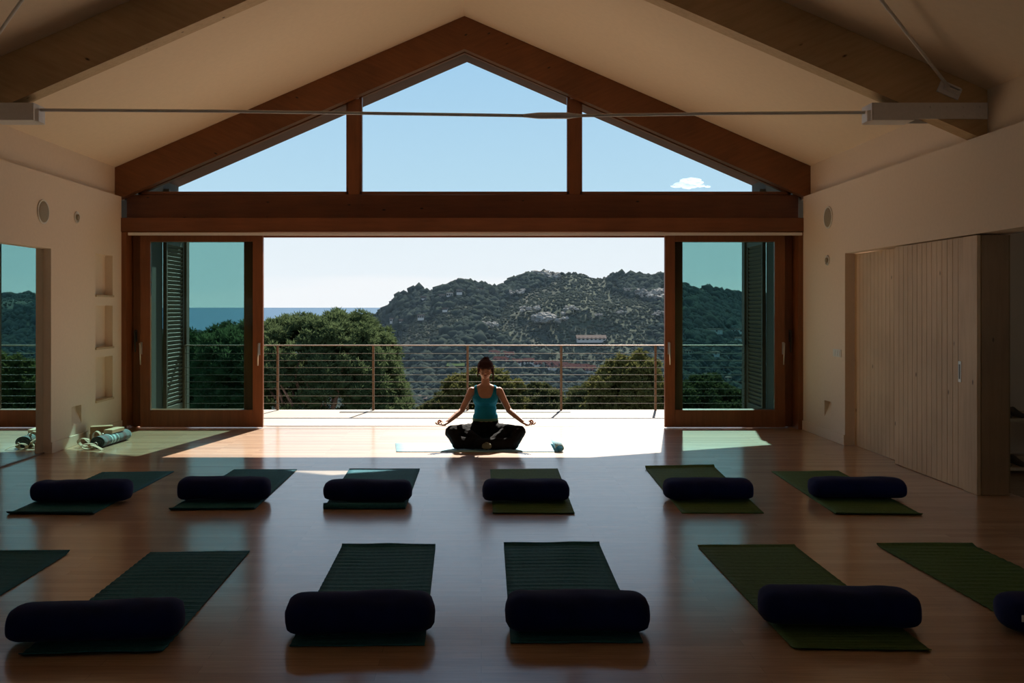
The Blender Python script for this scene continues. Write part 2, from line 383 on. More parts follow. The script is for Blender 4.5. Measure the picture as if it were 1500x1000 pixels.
# gable windows
f_low = lambda x: BOT-.02 - K*abs(x-AX)
def px_x(px, Y=11.15): return (px-CX)/F*Y
mL0,mL1,mR0,mR1 = px_x(510), px_x(527), px_x(834), px_x(850)
b = MB(); b.box(mL0, mL1, 11.15, 11.27, 2.863, f_low((mL0+mL1)/2)+.03, .004); o=b.build('trim_6', M['teakZ']); struct(o, 'left upright mullion of the gable window', 'mullion')
b = MB(); b.box(mR0, mR1, 11.15, 11.27, 2.863, f_low((mR0+mR1)/2)+.03, .004); o=b.build('trim_7', M['teakZ']); struct(o, 'right upright mullion of the gable window', 'mullion')
def gable_window(n, label, poly, mt):
    w = empty('window_%d' % n, (sum(p[0] for p in poly)/len(poly), 11.17, 2.862)); struct(w, label, 'window')
    b = MB(); b.prism(poly, 'y', 11.206, 11.214); child_fix(b.build('window_pane', M['gableglass'], w), w)
    # slim frame strips along each edge
    b = MB(); P = [Vector((p[0],0,p[1])) for p in poly]; c = sum(P, Vector())/len(P)
    for i in range(len(P)):
        a, d = P[i], P[(i+1)%len(P)]; t = (d-a).normalized(); nn = Vector((-t.z,0,t.x))
        if nn.dot(c-a) < 0: nn = -nn
        wdt = .035
        b.prism([(a.x,a.z),(d.x,d.z),((d+nn*wdt).x,(d+nn*wdt).z),((a+nn*wdt).x,(a+nn*wdt).z)], 'y', 11.16, 11.24)
    child_fix(b.build('window_frame', M['teakX2'], w), w)
zb = 2.868
xl0 = AX-(BOT-.01-zb)/K; xr0 = AX+(BOT-.01-zb)/K
fl2 = lambda x: BOT+.03 - K*abs(x-AX)
zb = 2.868
gable_window(1, 'left triangular pane of the gable window', [(xl0,zb),(mL0+.01,zb),(mL0+.01,fl2(mL0)),(xl0,zb+.04)], None)
gable_window(2, 'tall middle pane of the gable window under the ridge', [(mL1-.01,zb),(mR0+.01,zb),(mR0+.01,fl2(mR0)),(AX,BOT+.03),(mL1-.01,fl2(mL1))], None)
gable_window(3, 'right triangular pane of the gable window, a cloud behind it', [(mR1-.01,zb),(xr0,zb),(xr0,zb+.04),(mR1-.01,fl2(mR1))], None)

# ------------------------------------------------------------ sliding doors
ZT = 2.345
def handle(parent, x, y, z, side, mat):
    b = MB(); b.box(x-.014,x+.014,y-.012,y,z-.075,z+.075,.003)
    b.tube([(x,y-.01,z+.055),(x,y-.05,z+.055)], .009)
    b.tube([(x,y-.05,z+.065),(x-.004*side,y-.052,z-.06),(x-.008*side,y-.05,z-.2)], [.011,.010,.008])
    o = b.build('door_handle', mat, parent); return child_fix(o, parent)
def leaf(n, label, x0, x1, Y, hx, topz=2.39, sl_=.125, sr_=.125, hmat='steel', hz=.98):
    d = empty('door_%d' % n, ((x0+x1)/2, Y, 0)); struct(d, label, 'door')
    t = .055
    b = MB()
    b.box(x0, x0+sl_, Y, Y+t, .012, topz, .004); b.box(x1-sr_, x1, Y, Y+t, .012, topz, .004)
    b.box(x0+sl_, x1-sr_, Y, Y+t, .012, .225, .004); b.box(x0+sl_, x1-sr_, Y, Y+t, topz-.105, topz, .004)
    child_fix(b.build('door_frame', M['teakZ'], d), d)
    b = MB(); b.box(x0+sl_-.005, x1-sr_+.005, Y+.022, Y+.030, .22, topz-.10); child_fix(b.build('glass_pane', M['doorglass'], d), d)
    for h in hx: handle(d, h[0], Y, hz+h[1], h[2], M[hmat])
    return d
dx = lambda px, Y=11.12: (px-CX)/F*Y
leaf(1, 'left sliding glazed door, inner leaf with brown timber frame', dx(205), dx(385), 11.12, [(dx(380),-.01,1),(dx(207),0,-1)])
leaf(2, 'left sliding glazed door, outer leaf stacked behind the inner one', -4.295, dx(378,11.2), 11.20, [(dx(199.5,11.2),.15,-1)], hmat='dark', sl_=.21, sr_=.175)
leaf(3, 'right sliding glazed door, inner leaf with brown timber frame', dx(974), dx(1150), 11.12, [(dx(979.5),0,-1),(dx(1147),0,1)])
leaf(4, 'right sliding glazed door, outer leaf stacked behind the inner one', dx(978,11.2), 3.838, 11.20, [(dx(1157,11.2),.15,1)], hmat='dark', sl_=.185, sr_=.21)
# jamb posts
b = MB(); b.box(XL-.01, XL+.06, 11.0, 11.33, 0, 2.393, .003); b.box(XL+.06,XL+.1,11.27,11.33,0,2.39); struct(b.build('trim_8', M['teakZ']), 'left timber door jamb', 'door jamb')
b = MB(); b.box(XR-.06, XR+.01, 11.0, 11.33, 0, 2.393, .003); b.box(XR-.1,XR-.06,11.27,11.33,0,2.39); struct(b.build('trim_9', M['teakZ']), 'right timber door jamb', 'door jamb')

# ------------------------------------------------------------ louvred side screens outside
def shutter(s, x, label):
    w = empty('louvred_shutter', (x, 12.78, 0)); tag(w, label, 'shutter', None)
    y0,y1,z0,z1 = 12.42,13.16,.02,2.42
    b = MB()
    b.box(x-.025,x+.025,y0,y0+.05,z0,z1,.003); b.box(x-.025,x+.025,y1-.05,y1,z0,z1,.003)
    b.box(x-.025,x+.025,y0+.05,y1-.05,z0,z0+.09,.003); b.box(x-.025,x+.025,y0+.05,y1-.05,z1-.08,z1,.003)
    child_fix(b.build('shutter_frame', M['louver'], w), w)
    b = MB(); z = z0+.12
    while z < z1-.075:
        b.box(x-.036,x+.036,y0+.05,y1-.05,z-.004,z+.004,rot=Matrix.Rotation(math.radians(-s*62),4,'Y')); z += .056
    child_fix(b.build('slats', M['louver'], w), w)
    return w
shutter(1, XL+.03, 'louvred wooden shutter standing outside the left glazed door')
shutter(-1, XR-.03, 'louvred wooden shutter standing outside the right glazed door')
b = MB(); b.box(XL-.05, XL+.085, 13.17, 13.30, -.1, 3.10, .005); o=b.build('corner_post', M['louver']); at_origin(o, XL, 13.23, -.1); tag(o, 'dark timber post at the left corner of the terrace', 'post')
b = MB(); b.box(XR-.085, XR+.05, 13.17, 13.30, -.1, 3.10, .005); o=b.build('corner_post', M['louver']); at_origin(o, XR, 13.23, -.1); tag(o, 'dark timber post at the right corner of the terrace', 'post')

# ------------------------------------------------------------ terrace railing
rg = empty('terrace_railing', (0, 13.12, 0)); tag(rg, 'steel cable railing along the terrace edge', 'railing')
for px in (132.5+137.5, 407, 547, 685, 822, 960, 1097):
    x = (px-CX)/F*13.12
    b = MB(); b.box(x-.016,x+.016,13.10,13.13,-.09,.925,.003); child_fix(b.build('railing_post', M['rust'], rg), rg)
b = MB(); b.box(-4.28,3.82,13.07,13.15,.924,.938,.003); child_fix(b.build('top_rail', M['rust'], rg), rg)
for y in (517.4,527.7,538.1,548.6,558.8,569.3,579.5,590.3):
    z = H-(y-CY)/F*13.115
    b = MB(); b.tube([(-4.28,13.092,z),(3.82,13.092,z)], .0034, 8); child_fix(b.build('cable', M['cable'], rg), rg)

# ------------------------------------------------------------ interior truss
tr = empty('roof_truss', (AX, 7.26, 3.0)); tag(tr, 'pine roof truss with white steel brackets and a thin tie rod', 'roof truss')
Y0,Y1 = 7.17,7.33
b = MB(); b.prism(rafter_pts(0, XUL, APX-.003, BOT), 'y', Y0, Y1); child_fix(b.build('rafter', M['glulamL'], tr), tr)
b = MB(); b.prism(rafter_pts(0, XUR, APX-.003, BOT), 'y', Y0, Y1); child_fix(b.build('rafter', M['glulamR'], tr), tr)
for s,xa,xb in ((1,3.09,XUR-.004),(-1,-3.54,XUL+.004)):
    lo,hi = min(xa,xb), max(xa,xb)
    b = MB()
    b.box(lo,hi,Y0-.016,Y0-.002,2.965,3.093,.002); b.box(lo,hi,Y1+.002,Y1+.016,2.965,3.093,.002)
    xe = xa; xm = 3.42 if s>0 else -3.87     # bottom plate only where the rafter is above it
    b.box(min(xe,xm),max(xe,xm),Y0-.016,Y1+.016,2.955,2.967,.002)
    b.box(xe-.012 if s>0 else xe, xe if s>0 else xe+.012, Y0-.016,Y1+.016,2.955,3.093,.002)
    b.prism([(xe-s*.03, Y0+.03),(xe-s*.03,Y1-.03),(xe,Y1+.01),(xe,Y0-.01)],'z',2.955,3.04)
    for i in range(4):
        for j in (0,1):
            xx = xb - s*(.06+.13*i); b.tube([(xx,Y0-.022,2.99+.07*j),(xx,Y0-.015,2.99+.07*j)], .009, 8)
    child_fix(b.build('steel_bracket', M['steelW'], tr), tr)
b = MB(); ym = 7.25
b.tube([(-3.52,ym,3.055),(-2,ym,3.045),(.35,ym,3.010)], .013, 10); b.tube([(.80,ym,3.010),(2,ym,3.028),(3.07,ym,3.035)], .013, 10)
rod = child_fix(b.build('tie_rod', M['steelW'], tr), tr)
b = MB(); b.tube([(.33,ym,3.010),(.40,ym,3.010),(.46,ym,3.010),(.69,ym,3.010),(.73,ym,3.010),(.80,ym,3.010)], [.013,.02,.026,.026,.02,.013], 12); child_fix(b.build('turnbuckle', M['steelW'], rod), tr)
# rear truss (above and behind the viewer's frame)
tr2 = empty('roof_truss', (AX, 3.42, 3.0)); tag(tr2, 'pine roof truss nearest the viewer, overhead', 'roof truss')
b = MB(); b.prism(rafter_pts(0, XUL, APX-.003, BOT), 'y', 3.34, 3.5); child_fix(b.build('rafter', M['glulamL'], tr2), tr2)
b = MB(); b.prism(rafter_pts(0, XUR, APX-.003, BOT), 'y', 3.34, 3.5); child_fix(b.build('rafter', M['glulamR'], tr2), tr2)
# diagonal brace rods
for s,end,lab in ((1,(3.67,7.12,3.20),'white diagonal brace rod at the upper right under the ceiling'),(-1,(-4.08,7.12,3.20),'white diagonal brace rod at the upper left under the ceiling')):
    top = Vector((AX+s*.03, 3.52, 4.9)); en = Vector(end); dv = (top-en).normalized()
    r = empty('brace_rod', end); tag(r, lab, 'brace rod')
    b = MB(); b.tube([en+dv*.02, top-dv*.02], .013, 10); child_fix(b.build('rod', M['steelW'], r), r)
    b = MB(); rot = Matrix.Rotation(s*sl,4,'Y')
    b.box(en.x-.05*1-.02, en.x+.11, 7.148, 7.168, en.z-.055, en.z+.035, .003, rot=rot)
    b.box(en.x-.04, en.x+.09, 7.10, 7.150, en.z-.025, en.z-.010, .003, rot=rot); b.box(en.x-.04, en.x+.09, 7.10, 7.150, en.z+.005, en.z+.02, .003, rot=rot)
    child_fix(b.build('end_fitting', M['steelW'], r), r)

# ------------------------------------------------------------ right side: boarded doors, post, glass, store
def plank_door(n, label, x, y0, y1, handle_y=None):
    d = empty('door_%d' % n, (x, (y0+y1)/2, 0)); struct(d, label, 'door')
    y = y0; i = 0
    b = MB()
    while y < y1-.02:
        w = min(.088, y1-y)
        b.box(x, x+.028, y+.0015, y+w-.0015, .003, 2.05, .003); y += w; i += 1
    child_fix(b.build('boards', M['pine'], d), d)
    if handle_y:
        b = MB(); z=.955
        b.box(x-.004,x+.001,handle_y-.022,handle_y+.022,z-.085,z+.085,.002); hd = child_fix(b.build('door_handle', M['steel'], d), d)
        b = MB(); b.box(x-.0055,x-.003,handle_y-.010,handle_y+.010,z-.06,z+.06,.001); child_fix(b.build('handle_recess', M['dark'], hd), d)
plank_door(5, 'fixed pale vertical boards at the far end of the right wall', 4.0, 8.45, 9.73)
plank_door(6, 'sliding pale boarded door with a small steel pull', 3.912, 7.36, 8.6, 7.42)
b = MB(); b.box(3.905,3.935,7.152,7.358,0,2.05,.004); o=b.build('trim_10', M['pine']); struct(o,'pale edge board beside the sliding boarded door','trim')
b = MB(); b.box(3.936,4.165,7.145,7.345,0,2.05,.005); o = b.build('timber_post', M['post']); at_origin(o,4.05,7.25,0); tag(o, 'thick knotty pine post at the right edge of the room', 'post')
b = MB(); b.box(4.15,4.16,4.02,7.144,.02,2.05); w = b.build('window_4', M['clear']); struct(w, 'dark glass partition at the right edge', 'window')
b = MB(); b.box(4.2,6.2,9.2,9.35,0,2.6); b.box(6.0,6.2,3.7,9.35,0,2.6); b.box(4.2,6.2,3.6,3.75,0,.9); b.box(4.2,6.2,3.6,9.35,2.5,2.6)  # near wall kept low: opening added to bring daylight into the store
struct(b.build('wall_store', M['plaster']), 'pale walls of the store behind the glass', 'wall')
sh = MB(); sh.box(4.3,5.6,8.0,8.6,.47,.50,.003); sh.box(4.3,5.6,8.0,8.6,.04,.07,.003); sh.box(4.3,4.33,8.0,8.6,.0,.5,.002); sh.box(5.57,5.6,8.0,8.6,0,.5,.002)
sh = sh.build('shoe_shelf', M['pale']); at_origin(sh,4.95,8.3,0); tag(sh,'low shelf behind the glass at the far right','shelf')
def shoe(x,y,z,label):
    b = MB()
    for t in np.linspace(0,1,9):
        pass
    prof = [(-.13,.028,.03),(-.10,.036,.075),(-.05,.036,.085),(0,.036,.062),(.05,.042,.045),(.10,.042,.036),(.135,.026,.022)]
    rings=[]
    for (yy,w,h) in prof:
        rings.append([b.bm.verts.new((x+w*math.cos(a), y-yy, z+max(0,h*.5+h*.5*math.sin(a)))) for a in np.linspace(0,2*PI,13)[:-1]])
    for A,B in zip(rings,rings[1:]):
        for k in range(12): b.bm.faces.new((A[k],A[(k+1)%12],B[(k+1)%12],B[k]))
    b.bm.faces.new(rings[0]); b.bm.faces.new(rings[-1][::-1])
    o=b.build('shoe', M['dark'], None, True); at_origin(o,x,y,z)
    tag(o,label,'shoe')
for (x,z,l) in ((4.66,.50,'dark shoe on the upper board of the shelf behind the glass, left one'),(4.80,.50,'dark shoe on the upper board of the shelf behind the glass, right one'),(4.66,.07,'dark shoe on the bottom board of the shelf behind the glass, left one'),(4.80,.07,'dark shoe on the bottom board of the shelf behind the glass, right one')):
    shoe(x,8.15,z,l)

# ------------------------------------------------------------ wall fittings
def disc(name, x, y, z, r, s, label, cat, small=False):
    w = empty(name, (x,y,z)); tag(w, label, cat)
    def ring(prof, nm, mt):
        b = MB(); n=36; rings=[]
        for (rr,d) in prof: rings.append([b.bm.verts.new((s*d, rr*math.cos(k*2*PI/n), rr*math.sin(k*2*PI/n))) for k in range(n)])
        for A,B in zip(rings,rings[1:]):
            for k in range(n): b.bm.faces.new((A[k],A[(k+1)%n],B[(k+1)%n],B[k]))
        b.bm.faces.new(rings[-1]); b.bm.faces.new(rings[0][::-1])
        return b.build(nm, mt, w, True)
    ring([(r,0),(r,.008),(r*.97,.011),(r*.88,.011),(r*.86,.006)], 'rim', M['white'])
    if small: ring([(r*.5,.004),(r*.5,.022),(r*.35,.026)], 'lens', M['grill'])
    else: ring([(r*.87,.004),(r*.86,.009),(r*.5,.012)], 'grille', M['grill'])
disc('wall_speaker', XL+.001, 9.03, 2.43, .122, 1, 'round speaker with a grey grille high on the left wall', 'speaker')
disc('spot_sensor', XL+.001, 9.78, 2.45, .062, 1, 'small round sensor high on the left wall beside the speaker', 'sensor', True)
disc('wall_speaker', XR-.001, 10.2, 2.49, .125, -1, 'round speaker with a grey grille high on the right wall', 'speaker')
disc('spot_sensor', XR-.001, 10.22, 2.01, .058, -1, 'small round sensor below the speaker on the right wall', 'sensor', True)
sw = empty('light_switch', (XR, 9.94, .98)); tag(sw, 'white triple light switch plate on the right wall', 'light switch')
b = MB(); b.box(-.008,-.001,-.11,.11,-.042,.042,.002); b.build('switch_plate', M['white'], sw)
for i in range(3):
    b = MB(); b.box(-.013,-.007,-.085+i*.06,-.035+i*.06,-.03,.03,.002,rot=Matrix.Rotation(.06,4,'Y')); b.build('rocker', M['white'], sw)

# ------------------------------------------------------------ yoga mats
def grid_mat(name, quad, mt, label, curl=None, roll=False, group=None, ripple=.0030):
    """quad: far-left, far-right, near-right, near-left floor points"""
    FL,FR,NR,NL = [Vector((p[0],p[1],0)) for p in quad]
    c = (FL+FR+NR+NL)/4; nu,nv = 12, 170; T=.005
    top=[]
    ph = random.random()*6
    for j in range(nv+1):
        v=j/nv; row=[]
        for i in range(nu+1):
            u=i/nu; p = FL.lerp(FR,u).lerp(NL.lerp(NR,u),v)
            z = .0005 + ripple*(1+math.sin(v*150+ph+2.2*math.sin(u*2.5+ph)))*.5*(.6+.8*noise.noise(Vector((u*3,v*5,ph))))
            z = max(z,.0004)
            if curl:
                for (e,amp,ln) in curl:
                    d = (1-v if e=='near' else v)*1.83
                    if d < ln: z += amp*(1-d/ln)**2
                    
            row.append(p+Vector((0,0,z+T))-c)
        top.append(row)
    V=[];Fc=[]
    for row in top: V+= [tuple(p) for p in row]
    n=len(V); 
    for row in top: V+= [(p.x,p.y,p.z-T) for p in row]
    W=nu+1
    for j in range(nv):
        for i in range(nu):
            a=j*W+i; Fc.append((a,a+W,a+W+1,a+1)); Fc.append((n+a,n+a+1,n+a+W+1,n+a+W))
    for j in range(nv):
        a=j*W; Fc.append((a,n+a,n+a+W,a+W)); a=j*W+nu; Fc.append((a,a+W,n+a+W,n+a))
    for i in range(nu):
        a=i; Fc.append((a,a+1,n+a+1,n+a)); a=nv*W+i; Fc.append((a,n+a,n+a+1,a+1))
    if roll:
        # spiral roll at the near end
        d = (NR-NL).normalized(); back=(FL-NL).normalized(); base=len(V); m=40
        for k in range(m):
            ang=-PI/2+k/m*2.6*PI; r=.024-.009*k/m
            for e in (NL,NR):
                for rr in (r, r-.005):
                    q=e-c+back*(-.004)+back*(-math.cos(ang)*rr)+Vector((0,0,.0245+math.sin(ang)*rr)); V.append(tuple(q))
        for k in range(m-1):
            a=base+k*4
            Fc += [(a,a+2,a+6,a+4),(a+1,a+5,a+7,a+3),(a,a+4,a+5,a+1),(a+2,a+3,a+7,a+6)]
        Fc += [(base,base+1,base+3,base+2),(base+m*4-4,base+m*4-2,base+m*4-1,base+m*4-3)]
    o = np_mesh(name, V, Fc, M[mt], None, False); o.location = c
    tag(o, label, 'yoga mat', group); return o
def q4(*p): return [fl(*a) for a in p]
MG='yoga mats laid out in rows on the wooden floor'
grid_mat('yoga_mat', [(-3.07,5.46),(-2.482,5.48),(-2.45,3.68),(-3.05,3.68)], 'teal', 'teal yoga mat cut off by the left edge of the photo, front row', [('far',.012,.08)], group=MG)
grid_mat('yoga_mat', q4((220,810),(366,808),(237,957),(27,963)), 'teal', 'teal yoga mat in the front row, second from the left edge', [('near',.01,.06)], group=MG, ripple=.0055)
grid_mat('yoga_mat', q4((501,801),(638,801),(622,946),(424,948)), 'teal', 'teal yoga mat in the front row just left of the middle', [('far',.014,.06)], group=MG, ripple=.0055)
grid_mat('yoga_mat', q4((738,799),(878,798),(942,942),(748,943)), 'teal', 'teal yoga mat in the front row, directly in front of the seated woman', [('far',.014,.05)], group=MG, ripple=.0055)
grid_mat('yoga_mat', q4((1022,801),(1164,800),(1365,955),(1163,952)), 'green', 'olive green yoga mat in the front row, right of the middle with a whole bolster', [('far',.008,.05),('near',.006,.05)], group=MG)
grid_mat('yoga_mat', [(2.455,5.64),(3.05,5.64),(3.10,3.85),(2.505,3.85)], 'green', 'olive green yoga mat cut off by the right edge of the photo, front row', [('far',.012,.05)], group=MG, ripple=.0055)
grid_mat('yoga_mat', q4((150,692),(255,691),(135,754),(9,754)), 'teal', 'teal yoga mat in the back row nearest the left wall', [('near',.02,.05)], group=MG)
grid_mat('yoga_mat', q4((343,688),(435,688),(372,747),(247,748)), 'teal', 'teal yoga mat in the back row, second from the left', [('near',.016,.05)], group=MG)
grid_mat('yoga_mat', q4((512,687),(615,687),(594,745),(474,745)), 'teal', 'teal yoga mat in the back row with its near end rolled up', None, roll=True, group=MG)
grid_mat('yoga_mat', q4((718,688),(817,687),(842,753),(722,753)), 'green', 'olive green yoga mat in the back row, in front of the seated woman', [('near',.006,.05)], group=MG)
grid_mat('yoga_mat', q4((945,686),(1046,684),(1119,752),(999,752)), 'green', 'olive green yoga mat in the back row, second from the right', [('far',.02,.06)], group=MG)
grid_mat('yoga_mat', q4((1130,691),(1228,690),(1352,755),(1225,754)), 'green', 'olive green yoga mat in the back row nearest the right wall', [('near',.012,.04)], group=MG)

# ------------------------------------------------------------ bolsters
def bolster_mesh(seed, L=.68, D=.26, Hh=.172):
    random.seed(seed)
    V=[];Fc=[]; nl=44; ns=32
    off=Vector((seed*3.1,seed*1.7,0))
    for i in range(nl+1):
        t=i/nl; x=(t-.5)*L; e=abs(x)/(L/2)
        # rounded ends
        k=.16*1.0
        d=max(0,(abs(x)-(L/2-.085))/.085); s=(1-d**2.4)**.5 if d<1 else .0
        s=max(s,.02)
        s2=.30+.70*s if i not in (0,nl) else .30
        for j in range(ns):
            a=j/ns*2*PI; ca,sa=math.cos(a),math.sin(a); p=2/2.45
            y=math.copysign(abs(ca)**p,ca)*D/2; z=math.copysign(abs(sa)**p,sa)*Hh/2
            nn=noise.noise(Vector((x*5,y*9,z*9))+off)*.009+noise.noise(Vector((x*14,y*18,z*18))+off)*.0022
            rr=s2*(1+0)
            y2=y*rr; z2=z*(.45+.55*rr) if z<0 else z*rr
            v=Vector((x,y2,z2)); nrm=Vector((0,ca,sa)); v+=nrm*nn
            V.append((v.x,v.y,max(v.z+Hh/2,.0)))
    for i in range(nl):
        for j in range(ns):
            a=i*ns+j; b_=i*ns+(j+1)%ns; Fc.append((a,b_,b_+ns,a+ns))
    c0=len(V); V.append((-L/2-.004,0,Hh*.5)); V.append((L/2+.004,0,Hh*.5))
    me=bpy.data.meshes.new('bolster')
    faces=Fc+[(c0,(j+1)%ns,j) for j in range(ns)]+[(c0+1,nl*ns+j,nl*ns+(j+1)%ns) for j in range(ns)]
    me.from_pydata(V,[],faces); me.update(); me.materials.append(M['navy'])
    me.polygons.foreach_set('use_smooth',[True]*len(me.polygons))
    return me
def bolster(x0,x1,yt,yb,label,seed,rz=0,tagside=None):
    Yf=H*F/(yb-CY)-.02; Yc=Yf+.125
    xc=((x0+x1)/2-CX)/F*(Yc-.02); L=(x1-x0)/F*(Yc-.03)
    ztop = H-(yt-CY)/F*(Yc+.03)
    o=bpy.data.objects.new('bolster', bolster_mesh(seed, L*(.985), .26, max(.15,min(.185,ztop-.008)))); COL.objects.link(o)
    o.location=(xc,Yc,.0105); o.rotation_euler=(0,0,rz)
    tag(o,label,'bolster','navy bolsters lying across the yoga mats')
    if tagside:
        b=MB(); s=tagside; b.box(s*(L/2-.03),s*(L/2-.03)+.02,-.128,-.124,.07,.10,.001); b.build('care_label',M['white'],o)
    return o
bolster(14,265,880,948,'navy bolster on the teal mat in the front row, nearest the left edge, turned slightly',1,math.radians(6))
bolster(417,638,867,938,'navy bolster in the front row just left of the middle',2,math.radians(1.5))
bolster(739,953,866,934,'navy bolster in the front row just right of the middle',3,math.radians(-1))
bolster(1114,1345,859,926,'navy bolster on the olive mat in the front row, wholly in view',4,math.radians(-3))
bolster(1470,1692,873,936,'navy bolster cut off by the right edge of the photo',5,math.radians(-2),-1)
bolster(47,191,702,739,'navy bolster in the back row nearest the left wall',6,math.radians(2))
bolster(260,396,698,737,'navy bolster in the back row, second from the left',7)
bolster(473,604,702,738,'navy bolster in the back row on the mat with the rolled end',8)
bolster(706,835,701,738,'navy bolster in the back row, in front of the seated woman',9)
bolster(972,1104,700,736,'navy bolster in the back row, second from the right',10,math.radians(-.5))
bolster(1187,1326,698,734,'navy bolster in the back row nearest the right wall',11,math.radians(-1.5))

# teacher's mat
tm = grid_mat('yoga_mat', [(-.935,9.87),(-.935,9.285),(.80,9.285),(.80,9.87)][0:1]+[(.80,9.87),(.80,9.285),(-.87,9.285)], 'aqua', 'pale aqua yoga mat under the seated woman, one end curled up', None, group=None, ripple=.0006)
b = MB()   # curled end of the mat
n=26; P=[]
for k in range(n):
    a=-PI/2+k/(n-1)*1.55*PI; r=.036-.004*k/n; P.append((.80+math.cos(a)*r*.0+ (math.cos(a))*r*1.25, .0408+math.sin(a)*r))
inn=[(p[0]-.0,p[1]) for p in P]
bm=b.bm
def ringpts(y): 
    o_=[];i_=[]
    for k in range(n):
        a=-PI/2+k/(n-1)*1.55*PI; r=.036-.004*k/n
        o_.append((.80+math.cos(a)*r*1.35,y,.0412+math.sin(a)*r)); i_.append((.80+math.cos(a)*(r-.005)*1.35,y,.0412+math.sin(a)*(r-.005)))
    return [bm.verts.new(p) for p in o_],[bm.verts.new(p) for p in i_]
A=ringpts(9.285);B=ringpts(9.87)
for k in range(n-1):
    bm.faces.new((A[0][k],A[0][k+1],B[0][k+1],B[0][k])); bm.faces.new((A[1][k],B[1][k],B[1][k+1],A[1][k+1]))
    bm.faces.new((A[0][k],A[1][k],A[1][k+1],A[0][k+1])); bm.faces.new((B[0][k],B[0][k+1],B[1][k+1],B[1][k]))
ce=b.build('curled_end',M['aqua'],tm,True); ce.data.transform(Matrix.Translation(-Vector(tm.location)))

# ------------------------------------------------------------ props at the left wall
def yrot(o, rz): o.rotation_euler=(0,0,rz); return o
b=MB(); b.box(-.11,.11,-.06,.06,0,.085,.006); o=b.build('yoga_block',M['cork']); o.location=(-4.20,10.02,0.0005); yrot(o,math.radians(28)); tag(o,'brown yoga block on the floor, underneath another block','yoga block','yoga blocks beside the left wall')
b=MB(); b.box(-.115,.115,-.06,.06,0,.088,.006); o=b.build('yoga_block',M['cork']); o.location=(-4.19,10.02,.086); yrot(o,math.radians(24)); tag(o,'brown yoga block on top of the stack by the left wall','yoga block','yoga blocks beside the left wall')
b=MB(); b.box(-.05,.05,-.13,.13,0,.04,.005); o=b.build('yoga_block',M['pale']); o.location=(-4.015,9.93,.118); yrot(o,math.radians(-7)); tag(o,'thin pale wooden yoga block resting on the rolled blanket','yoga block','yoga blocks beside the left wall')
# rolled blanket
R=.06; n=40; V=[];Fc=[];mi=[]
ys=np.linspace(0,.62,32)
rb=bmesh.new(); rings=[]
for y in ys:
    rings.append([rb.verts.new((math.cos(k*2*PI/n)*R*1.25*(1+.03*math.sin(y*40)), y, max(0,R*.98+math.sin(k*2*PI/n)*R*.98))) for k in range(n)])
for i,(A_,B_) in enumerate(zip(rings,rings[1:])):
    t=(ys[i]+ys[i+1])/2
    m=1 if (.17<t<.21 or .24<t<.28 or .31<t<.35) else (2 if .07<t<.13 or .44<t<.50 else 0)
    for k in range(n):
        f=rb.faces.new((A_[k],A_[(k+1)%n],B_[(k+1)%n],B_[k])); f.material_index=m; f.smooth=True
# spiral grooves on the ends
for ring,s in ((rings[0],-1),(rings[-1],1)):
    prev=ring
    for q in (.9,.8,.62,.55,.38,.3,.12):
        dd=.008 if q in (.9,.62,.38) else -.004
        cz=R*.98; nr=[rb.verts.new((v.co.x*q, ring[0].co.y+s*dd*-1, cz+(v.co.z-cz)*q)) for v in ring]
        for k in range(n): rb.faces.new((prev[k],prev[(k+1)%n],nr[(k+1)%n],nr[k]))
        prev=nr
    rb.faces.new(prev)
bmesh.ops.recalc_face_normals(rb,faces=rb.faces)
me=bpy.data.meshes.new('rolled_blanket'); rb.to_mesh(me); rb.free()
o=link('rolled_blanket',me,[M['blanket'],M['stripe'],M['stripe2']]); o.location=(-4.045,9.56,.0005); yrot(o,math.radians(-5)); tag(o,'rolled slate blue blanket with aqua stripes on the floor','blanket')
